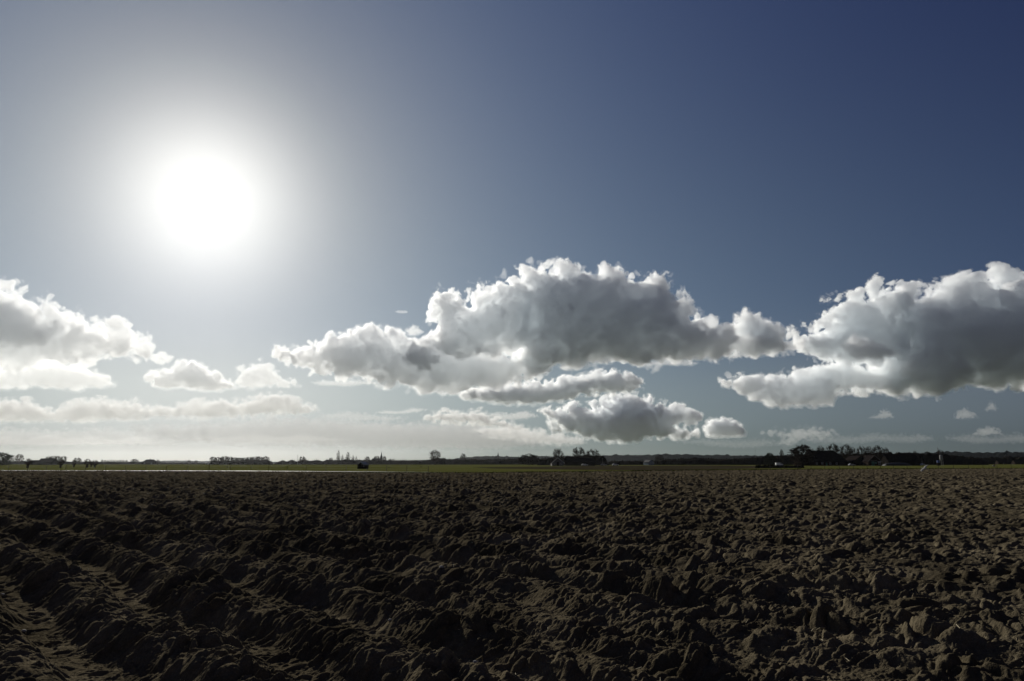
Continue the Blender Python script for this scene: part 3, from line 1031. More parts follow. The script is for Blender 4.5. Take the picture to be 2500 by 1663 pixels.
hip_farm(361, 900, 17.5, 10, 2.6, 6.5, 4.0, 'hip-roofed dark farm on the horizon right of the faint tree row')
for k, (px, lab) in enumerate([(2392, 'left one of three small houses low at the right edge'), (2446, 'middle one of three small houses low at the right edge'), (2488, 'right one of three small houses low at the right edge')]):
    m = gable_house('cottage', lab, 'house', px + 8, 1000, 7.5, 11 + k, 2.8, 6.4, R(90), M_BRICK, M_TILE, group='small houses at the right edge')
    MB().box(-3.83, -3.754, 4.4, 5.4, -0.05, 2.1).build('door', M_CREAM, m)

# field shed in the pasture
m = gable_house('field_shed', 'small dark field shed with pale roof side alone in the pasture', 'shed', 880.5, 219, 2.5, 2.3, 1.15, 1.95, R(-28), M_DARKWOOD, M_METAL, over=0.12)
MB().box(-0.5, 0.5, -0.05, -0.004, 0.0, 1.1).build('door', M_DARKWOOD, m)


def church():
    Y = 1400
    x, y, _ = at(930.5, HORIZON, Y)
    o = empty('village_church', (x, y, 0), 0)
    MB().box(-1.9, 1.9, -1.9, 1.9, -0.3, 14.0).build('tower', M_BRICK, o)
    MB().lathe([(2.6, 14.0), (1.5, 16.2), (0.75, 20), (0.08, 25.0)], 8).build('spire', M_SLATE, o)
    MB().tube([(0, 0, 24.9), (0, 0, 26.2)], [0.09, 0.05], 5).build('weathervane', M_METAL, o)
    MB().box(-20, -1.95, -4.4, 4.4, -0.3, 6.5).build('nave_wall', M_BRICK, o)
    V = [(-20.4, -4.9, 6.3), (-1.96, -4.9, 6.3), (-1.96, 4.9, 6.3), (-20.4, 4.9, 6.3), (-17.6, 0, 11.2), (-1.96, 0, 11.2)]
    MB().add(V, [(0, 1, 5, 4), (1, 2, 5), (2, 3, 4, 5), (3, 0, 4), (3, 2, 1, 0)]).build('nave_roof', M_SLATE, o)
    MB().box(-14.2, -13.4, -0.4, 0.4, 10.8, 12.4).build('chimney', M_BRICK, o)
    for k in range(4):
        window(o, -17.5 + k * 4.2, -4.403, 2.0, 1.2, 3.0, mat=M_CREAM)
    tag(o, 'dark village church with needle spire at its right end', 'church')
    x, y, _ = at(1216, HORIZON, 3000)
    o = empty('distant_church_tower', (x, y, 0), 0)
    MB().box(-3.4, 3.4, -3.4, 3.4, -0.3, 33).build('tower', M_BRICK, o)
    MB().lathe([(4.2, 33), (2.4, 37), (0.1, 48)], 8).build('spire', M_SLATE, o)
    tag(o, 'distant pointed church tower on the skyline in front of the hills', 'church')


church()


M_SILO = principled('silo_shell', (0.26, 0.26, 0.25), 0.7, 0.2)


def silo():
    x, y, _ = at(2299, HORIZON, 530)
    o = empty('feed_silo', (x, y, 0), 0)
    MB().lathe([(0.35, 3.4), (1.05, 4.6), (1.1, 4.7), (1.1, 7.3), (0.9, 7.6), (0.25, 7.9)], 16).build('tank', M_SILO, o)
    for a in (0.78, 2.36, 3.93, 5.5):
        MB().tube([(math.cos(a) * 1.0, math.sin(a) * 1.0, -0.2), (math.cos(a) * 1.0, math.sin(a) * 1.0, 4.7)], [0.08, 0.08], 6).build('leg', M_METAL, o)
    MB().tube([(1.15, -0.3, 0), (1.15, -0.3, 8.0)], [0.05, 0.05], 5).build('fill_pipe', M_METAL, o)
    tag(o, 'white upright feed silo right of the very long dark barn', 'silo')
    x, y, _ = at(2291, HORIZON, 520)
    o = empty('water_tank', (x, y, 0), 0)
    MB().lathe([(0.7, 1.9), (0.95, 2.1), (0.95, 3.5), (0.6, 3.75)], 14).build('tank', M_BLUE, o)
    MB().box(-0.9, 0.9, -0.9, 0.9, -0.2, 1.9).build('stand', M_DARKWOOD, o)
    tag(o, 'blue water tank beside the foot of the white silo', 'tank')


silo()


def silage():
    x, y, _ = at(2196, HORIZON, 488)
    o = empty('silage_heap', (x, y, 0), 0)
    n = 26
    gx = np.linspace(-9.5, 9.5, n); gy = np.linspace(0, 7, 9)
    X, Yg = np.meshgrid(gx, gy, indexing='ij')
    H = 2.1 * np.clip(1 - (np.abs(X) / 9.5) ** 4, 0, 1) ** 0.6 * np.clip(np.sin(Yg / 7 * math.pi), 0, 1) ** 0.5 + perlin2(X, Yg, 4) * 0.12 - 0.1
    V = np.stack([X, Yg, H], -1).reshape(-1, 3)
    i = np.arange(n - 1)[:, None] * 9 + np.arange(8)[None, :]
    mesh_obj('black_sheet', V, np.stack([i, i + 9, i + 10, i + 1], -1).reshape(-1, 4), M_PLASTIC, o)
    MB().add([(-9.9, -0.3, 0.15), (-9.3, -0.3, 0.1), (-8.0, -0.2, 1.75), (-8.7, -0.2, 1.95), (-9.8, -0.2, 0.2), (-9.2, -0.2, 0.15), (-7.9, -0.1, 1.8), (-8.6, -0.1, 2.0)],
             [(0, 1, 2, 3), (7, 6, 5, 4), (0, 4, 5, 1), (1, 5, 6, 2), (2, 6, 7, 3), (3, 7, 4, 0)]).build('loose_flap', M_CREAM, o)
    tag(o, 'long black sheeted silage heap with a pale loose flap, before the very long barn', 'silage heap')


silage()

# ------------------------------------------------------------------ masts, vehicles, fences
for px, top, Y, rad, lab, mt in [(727, 1112, 860, 0.28, 'thin grey mast left of the ragged bare tree', M_METAL), (1844, 1095.5, 1500, 0.32, 'thin distant mast on the skyline left of the evergreen', M_METAL),
                                 (1471, 1121, 470, 0.16, 'pale lamp pole above the parked cars right of the middle farm', M_CREAM)]:
    x, y, z = at(px, top, Y)
    o = empty('mast', (x, y, 0))
    MB().tube([(0, 0, -0.3), (0, 0, z)], [rad, rad * 0.6], 6).build('pole', mt, o)
    MB().box(-rad * 2, rad * 2, -rad, rad, -0.2, 0.5).build('footing', M_CREAM, o)
    MB().lathe([(rad * 1.3, z), (rad * 1.5, z + 0.3), (rad * 0.4, z + 0.6)], 8).build('cap', mt, o)
    tag(o, lab, 'mast')


def car_paint(name, c):
    m_ = principled(name, c, 0.25, 0.5)
    m_.node_tree.nodes['Principled BSDF'].inputs['Coat Weight'].default_value = 0.8
    return m_


P_WHITE = car_paint('white_car_paint', (0.75, 0.75, 0.73))
P_GREY = car_paint('silver_car_paint', (0.4, 0.4, 0.4))
P_DARK = car_paint('dark_car_paint', (0.03, 0.03, 0.035))
M_TYRE = principled('tyre_rubber', (0.02, 0.02, 0.02), 0.9, 0.1)


def vehicle(name, px, Y, rz, label, paint, van=False, cat='car'):
    x, y, _ = at(px, HORIZON, Y)
    o = empty(name, (x, y, 0), rz)
    if van:
        prof = [(-2.4, .35), (2.4, .35), (2.45, .95), (1.75, 1.2), (1.25, 2.0), (-2.3, 2.05), (-2.45, 1.0)]
        glass = [(1.28, 1.25), (1.66, 1.25), (1.27, 1.88), (0.6, 1.9), (0.55, 1.25)]
    else:
        prof = [(-2.1, .3), (2.1, .3), (2.15, .65), (1.9, .82), (1.0, .95), (0.45, 1.4), (-1.1, 1.45), (-1.75, 1.0), (-2.12, .92)]
        glass = [(-1.4, .98), (0.85, .98), (0.4, 1.33), (-1.02, 1.37)]
    MB().prism(prof, -0.86, 0.86).build('body', paint, o)
    MB().prism(glass, -0.872, -0.864).build('side_window', M_GLASS, o)
    MB().prism(glass, 0.864, 0.872).build('side_window', M_GLASS, o)
    for wx in (-1.35, 1.35):
        for wy in (-0.88, 0.70):
            V = [(wx + .32 * math.cos(t), yy, .32 + .32 * math.sin(t)) for yy in (wy, wy + .18) for t in [2 * math.pi * k / 12 for k in range(12)]]
            F = [list(range(12)), list(range(23, 11, -1))] + [(k, k + 12, (k + 1) % 12 + 12, (k + 1) % 12) for k in range(12)]
            MB().add(V, F).build('wheel', M_TYRE, o)
    tag(o, label, cat, 'vehicles parked at the farms')


vehicle('parked_car', 1427, 470, R(8), 'white parked car in front of the long low barn of the middle farm', P_WHITE)
vehicle('parked_car', 1474, 480, R(-5), 'silver parked car under the pale lamp pole', P_GREY)
vehicle('parked_car', 1502, 480, R(4), 'white parked car farthest right of the middle farm, beyond the lamp pole', P_WHITE)
vehicle('parked_van', 1902, 480, R(0), 'white van parked between the evergreen and the big dark tree', P_WHITE, True, 'van')
vehicle('parked_van', 507, 860, R(0), 'white van at the left end of the estate row', P_WHITE, True, 'van')
vehicle('parked_car', 522, 850, R(0), 'white car just right of the van at the estate row', P_WHITE)
vehicle('parked_car', 2079, 480, R(0), 'silver car in the gap between thatched farmhouse and black barn', P_GREY)
vehicle('parked_car', 2253, 500, R(30), 'silver car parked at the right end of the very long barn', P_GREY)


def fence(name, label, pts, spacing, hgt):
    """posts with two wires along a ground polyline"""
    P = [Vector((*p, 0)) for p in pts]
    segL = [(P[i + 1] - P[i]).length for i in range(len(P) - 1)]
    tot = sum(segL)
    n = int(tot / spacing)
    pos = []
    for k in range(n + 1):
        d = k * spacing; i = 0
        while i < len(segL) - 1 and d > segL[i]:
            d -= segL[i]; i += 1
        pos.append(P[i].lerp(P[i + 1], min(1, d / segL[i])))
    o = empty(name, pos[0])
    r = np.random.default_rng(len(label))
    for p in pos:
        q = p - pos[0]
        dx, dy = r.normal(0, 0.03, 2)
        hh = hgt * r.uniform(0.93, 1.07)
        MB().tube([(q.x, q.y, -0.2), (q.x + dx, q.y + dy, hh)], [0.065, 0.055], 6).build('post', M_POST, o)
    for z in (0.45, 0.9):
        MB().tube([(p.x - pos[0].x, p.y - pos[0].y, z * hgt / 1.1) for p in pos], [0.012] * len(pos), 4).build('wire', M_METAL, o)
    tag(o, label, 'fence')


fence('wire_fence', 'post and wire fence along the far right edge of the ploughed field', [ground_at(px, py) for px, py in [(1880, 1147.6), (2000, 1146.4), (2200, 1145.0), (2500, 1143.9), (2700, 1143.5)]], 6.4, 1.15)
fence('wire_fence', 'post and wire fence behind the wet road on the left', [ground_at(px, py) for px, py in [(-120, 1146.6), (0, 1146.8), (600, 1148.2), (900, 1150.2), (1080, 1151.9)]], 6.0, 1.15)

# ------------------------------------------------------------------ gulls, stones and straw
M_GULL = principled('gull_feathers', (0.42, 0.41, 0.36), 0.9, 0.0)


def gull(px, py, Y, roll, yaw, span, lift, label):
    p = at(px, py, Y)
    mb = MB()
    V = []; F = []
    # one skin: body rings along y, wings lofted out of the shoulders
    ring = [(-0.24, .012), (-0.2, .03), (-0.1, .055), (0.02, .062), (0.12, .05), (0.18, .034), (0.22, .036), (0.26, .022), (0.3, .006)]
    n = 8
    for y, r_ in ring:
        V += [(r_ * math.cos(2 * math.pi * k / n), y, r_ * 0.9 * math.sin(2 * math.pi * k / n)) for k in range(n)]
    for i in range(len(ring) - 1):
        F += [(i * n + k, i * n + (k + 1) % n, (i + 1) * n + (k + 1) % n, (i + 1) * n + k) for k in range(n)]
    F += [list(range(n))[::-1], [(len(ring) - 1) * n + k for k in range(n)]]
    mb.add(V, F)
    st = [(0.03, 0.11, -0.09, 0.01, .03), (0.25, 0.16, -0.05, lift * .55, .018), (0.42, 0.1, -0.07, lift * .8, .012), (0.5, -0.02, -0.08, lift, .004)]
    for sg in (-1, 1):
        V = []; F = []
        for a, lead, trail, z, th in st:
            xx = sg * a * span
            V += [(xx, lead, z), (xx, (lead + trail) / 2, z + th), (xx, trail, z), (xx, (lead + trail) / 2, z - th * 0.4)]
        for i in range(3):
            for k in range(4):
                q = (i * 4 + k, i * 4 + (k + 1) % 4, (i + 1) * 4 + (k + 1) % 4, (i + 1) * 4 + k)
                F.append(q if sg < 0 else q[::-1])
        F += [(0, 1, 2, 3) if sg > 0 else (3, 2, 1, 0), (15, 14, 13, 12) if sg > 0 else (12, 13, 14, 15)]
        mb.add(V, F)
    mb.add([(-.05, -.34, 0), (.05, -.34, 0), (.02, -.2, .012), (-.02, -.2, .012), (-.05, -.34, -.008), (.05, -.34, -.008), (.02, -.2, -.012), (-.02, -.2, -.012)],
           [(0, 1, 2, 3), (7, 6, 5, 4), (0, 4, 5, 1), (1, 5, 6, 2), (2, 6, 7, 3), (3, 7, 4, 0)])
    o = mb.build('gull', M_GULL)
    o.location = p
    o.rotation_euler = (R(10), roll, yaw)
    tag(o, label, 'bird', 'gulls over the field')


gull(2257, 1144, 62, R(-30), R(25), 1.15, 0.05, 'white gull banking low over the right edge of the ploughed field')
gull(2427, 1138.5, 100, R(8), R(70), 1.1, 0.25, 'smaller white gull flying near the right edge with wings raised')

M_FLINT = principled('pale_flint', (0.30, 0.29, 0.27), 0.8, 0.1)
M_STRAW = principled('old_straw', (0.3, 0.25, 0.13), 0.7, 0.3)


def soil_point(px, py):
    d = ray(px, py)
    best = None
    for t in np.linspace(4.0, 40.0, 1800):
        z = CAM_H + d[2] * t
        g = float((field_height(np.array([[d[0] * t]]), np.array([[t]]), np.array([[0.012]])) - 0.06)[0, 0])
        if z <= g:
            return (d[0] * t, t, g)
    return (*ground_at(px, py), 0.0)


for k, (px, py, s, lab) in enumerate([(1078, 1388, .035, 'bright pale flint on the clods in the middle of the field'), (952, 1516, .02, 'tiny pale flint on the soil near the bottom centre'),
                                      (58, 1543, .025, 'flat pale flint on the smooth soil at bottom left'), (6, 1457, .025, 'pale flint at the left edge of the frame'), (1160, 1619, .018, 'small pale flint on a clod low in the middle')]):
    r = np.random.default_rng(k)
    V = []; nn = 8
    for zz, rr in ((-.6, .5), (-.1, 1.0), (.35, .85), (.6, .35)):
        V += [(s * rr * math.cos(a) * r.uniform(.8, 1.2), s * .8 * rr * math.sin(a) * r.uniform(.8, 1.2), s * zz) for a in [2 * math.pi * q / nn for q in range(nn)]]
    F = [(i * nn + q, i * nn + (q + 1) % nn, (i + 1) * nn + (q + 1) % nn, (i + 1) * nn + q) for i in range(3) for q in range(nn)] + [list(range(nn))[::-1], list(range(24, 32))]
    o = mesh_obj('flint', V, F, M_FLINT)
    p = soil_point(px, py)
    o.location = (p[0], p[1], p[2] + s * .3)
    tag(o, lab, 'stone', 'flints on the soil')
for k, (px, py, a, lab) in enumerate([(1987, 1546, 0.5, 'left of two short pale straws on the soil at lower right'), (2004, 1544, -0.6, 'right of two short pale straws on the soil at lower right')]):
    p = soil_point(px, py)
    o = MB().tube([(-.05, 0, .0), (0, 0, .012), (.05, 0, .004)], [.005, .006, .004], 6).build('straw', M_STRAW)
    o.location = (p[0], p[1], p[2] + .015)
    o.rotation_euler = (0, -0.3, a)
    tag(o, lab, 'straw', 'straws on the soil')

def straw_litter():
    """thin stubble scraps lying over the clods"""
    r = np.random.default_rng(12)
    n = 1400
    th = r.uniform(R(-40), R(40), n); rad = 4.5 * (45 / 4.5) ** r.uniform(0, 1, n)
    x = rad * np.sin(th); y = rad * np.cos(th)
    z = (field_height(x, y, np.full(n, 0.012)) - 0.06)
    a = r.uniform(0, math.pi, n); L = r.uniform(0.02, 0.09, n); w = r.uniform(0.0015, 0.003, n)
    ux, uy = np.cos(a), np.sin(a)
    dz = r.normal(0, 0.25, n) * L
    q = []
    for sL, sw, up in ((-1, -1, 0), (1, -1, 0), (1, 1, 0), (-1, 1, 0), (-1, 0, 1), (1, 0, 1)):
        q.append(np.stack([x + ux * L * sL * .5 - uy * w * sw, y + uy * L * sL * .5 + ux * w * sw, z + 0.008 + sL * dz + up * w * 1.6], -1))
    V = np.stack(q, 1).reshape(-1, 3)
    F = []
    for k in range(n):
        b = 6 * k
        F += [(b, b + 3, b + 2, b + 1), (b, b + 1, b + 5, b + 4), (b + 2, b + 3, b + 4, b + 5), (b, b + 4, b + 3), (b + 1, b + 2, b + 5)]
    o = mesh_obj('straw_litter', V, F, M_STRAW)
    tag(o, 'sparse scraps of straw and stubble scattered over the ploughed clods', 'straw', kind='stuff')


straw_litter()

# ------------------------------------------------------------------ air
hz = MB().box(-9600, 9600, -9600, 9600, -3, 150).build('haze', None)
mh = bpy.data.materials.new('pale_air')
mh.use_nodes = True
mh.node_tree.nodes.clear()
_o = mh.node_tree.nodes.new('ShaderNodeOutputMaterial')
_v = mh.node_tree.nodes.new('ShaderNodeVolumePrincipled')
_v.inputs['Color'].default_value = (0.9, 0.95, 1.0, 1)
_v.inputs['Density'].default_value = HAZE
_v.inputs['Anisotropy'].default_value = 0.78
mh.node_tree.links.new(_v.outputs[0], _o.inputs['Volume'])
hz.data.materials.append(mh)
tag(hz, 'thin pale winter air over the fields', 'haze', kind='stuff')

# ------------------------------------------------------------------ clouds: closed hulls filled with scattering droplets
def cloud_material(name, density, g=0.62, albedo=(1, 1, 1)):
    m = bpy.data.materials.new(name)
    m.use_nodes = True
    t = m.node_tree
    t.nodes.clear()
    out = t.nodes.new('ShaderNodeOutputMaterial')
    v = t.nodes.new('ShaderNodeVolumePrincipled')
    v.inputs['Color'].default_value = (*albedo, 1)
    v.inputs['Density'].default_value = density
    v.inputs['Anisotropy'].default_value = g
    t.links.new(v.outputs[0], out.inputs['Volume'])
    return m


def cloud_field(poly, Y, step, depth, rough, seed, flat=0.4, gain=0.74, base=0.9):
    """inflate an outline (photograph pixels) at distance Y into a billowing field"""
    P = [(at(px, py, Y)[0], at(px, py, Y)[2]) for px, py in poly]
    xs = [p[0] for p in P]; zs = [p[1] for p in P]
    H = max(zs) - min(zs)
    R0 = H * 0.5
    amp = rough * R0
    pad = amp * 1.3 + 3 * step
    gx = np.arange(min(xs) - pad, max(xs) + pad, step, dtype=np.float32)
    gz = np.arange(max(min(zs) - pad, 160.0), max(zs) + pad, step, dtype=np.float32)
    D = depth * R0
    gy = np.arange(-D - pad, D + pad, step, dtype=np.float32)
    X2, Z2 = np.meshgrid(gx, gz, indexing='ij')
    d2 = poly_sdf(X2, Z2, P)
    dm = min(float(d2.max()), R0)
    prof = 1.0 - np.sqrt(np.clip(1.0 - (np.abs(gy) / D) ** 2, 0, 1))      # rounded section
    over = np.clip(np.abs(gy) / D - 1, 0, None)
    F = d2[:, None, :] - (prof * dm * 1.05 + over * D)[None, :, None]
    I, J, K = np.nonzero(np.abs(F) < amp * 2.0)
    x = gx[I]; y = gy[J]; z = gz[K]
    lam = R0 * base
    sd = seed * 17.31
    n = np.zeros(len(x), np.float32)
    a = 1.0; tot = 0.0; o = 0
    while lam > step * 1.8 and o < 7:
        # each octave is pushed about by a coarser swirl so the edge frays
        px = perlin3(x / lam * 0.6 + sd, y / lam * 0.6, z / lam * 0.6 + o) * 0.35
        p = perlin3(x / lam + sd + o * 5.3 + px, y / lam + o * 3.1 - px, z / lam * 1.05 - o * 7.7 + px)
        n += a * (np.abs(p) * 2.1 - 0.55)              # billows: round tops, creased valleys
        tot += a * a
        a *= gain; lam *= 0.5; o += 1
    n /= math.sqrt(tot)
    att = np.clip((z - min(zs)) / (0.45 * H), 0, 1) * (1 - flat) + flat    # flatter bases
    F0 = F[I, J, K]
    hold = np.where(n > 0, np.clip(1.7 + F0 / amp, 0, 1), 1)              # keeps puffs attached to the mass
    F[I, J, K] += amp * 1.6 * n * att * hold
    F[0] = F[-1] = -1; F[:, 0] = F[:, -1] = -1; F[:, :, 0] = F[:, :, -1] = -1
    return F, (gx[0], gy[0] + Y, gz[0])


def drop_crumbs(V, Q, share=0.012):
    """leave out the stray crumbs that float free of the cloud"""
    lab = np.arange(len(V))
    E = np.concatenate([Q[:, [0, 1]], Q[:, [1, 2]], Q[:, [2, 3]], Q[:, [3, 0]]])
    for _ in range(200):
        m = np.minimum(lab[E[:, 0]], lab[E[:, 1]])
        new = lab.copy()
        np.minimum.at(new, E[:, 0], m)
        np.minimum.at(new, E[:, 1], m)
        new = new[new]; new = new[new]
        if (new == lab).all():
            break
        lab = new
    cnt = np.bincount(lab, minlength=len(V))
    keep = cnt[lab] >= share * len(V)
    Q = Q[keep[Q].all(1)]
    idx = np.cumsum(keep) - 1
    return V[keep], idx[Q]


_cm = {}


def make_cloud(label, lobes, seed, veil=2.4):
    """lobes: (outline, distance, density, depth, roughness, anisotropy, albedo)"""
    built = []; fringes = []
    for k, (poly, Y, dens, depth, rough, g, alb) in enumerate(lobes):
        poly = [(a * PS, b * PS) for a, b in poly]
        hgt = (max(b for a, b in poly) - min(b for a, b in poly)) / FPX * Y
        step = min(Y / CLOUD_RES, hgt / 16)
        F, org = cloud_field(poly, Y, step, depth, rough, seed + k * 0.37)
        V, Q = drop_crumbs(*surface_nets(F, org, (step, step, step)))
        key = (dens, g, alb)
        if key not in _cm:
            _cm[key] = cloud_material('cloud_droplets', dens, g, alb)
        built.append((V, Q, _cm[key]))
        if veil:
            # a thinner fringe of droplets round the mass softens its edge
            Fv = F + veil * step
            Fv[0] = Fv[-1] = -1; Fv[:, 0] = Fv[:, -1] = -1; Fv[:, :, 0] = Fv[:, :, -1] = -1
            Vv, Qv = surface_nets(Fv, org, (step, step, step))
            Vv, Qv = drop_crumbs(Vv, Qv, 0.003)
            kv = (dens * 0.18, g, alb)
            if kv not in _cm:
                _cm[kv] = cloud_material('cloud_fringe', dens * 0.18, g, alb)
            fringes.append((Vv, Qv, _cm[kv]))
    c = built[0][0].mean(0)
    c[2] = built[0][0][:, 2].min()
    if len(built) == 1:
        o = mesh_obj('cloud', built[0][0] - c, built[0][1], built[0][2])
        o.location = c
    else:
        o = empty('cloud', c)
        for V, Q, m in built:
            mesh_obj('lobe', V - c, Q, m, o)
    for V, Q, m in fringes:
        mesh_obj('fringe', V - c, Q, m, o)
    tag(o, label, 'cloud', 'clouds in the sky')
    return o


PS = 2500.0 / 2357.0


def blob(cx, cy, rx, ry, n=14, seed=0):
    r = random.Random(seed)
    return [(cx + rx * math.cos(a) * r.uniform(.75, 1.15), cy - ry * math.sin(a) * r.uniform(.75, 1.15))
            for a in [2 * math.pi * i / n for i in range(n)]]



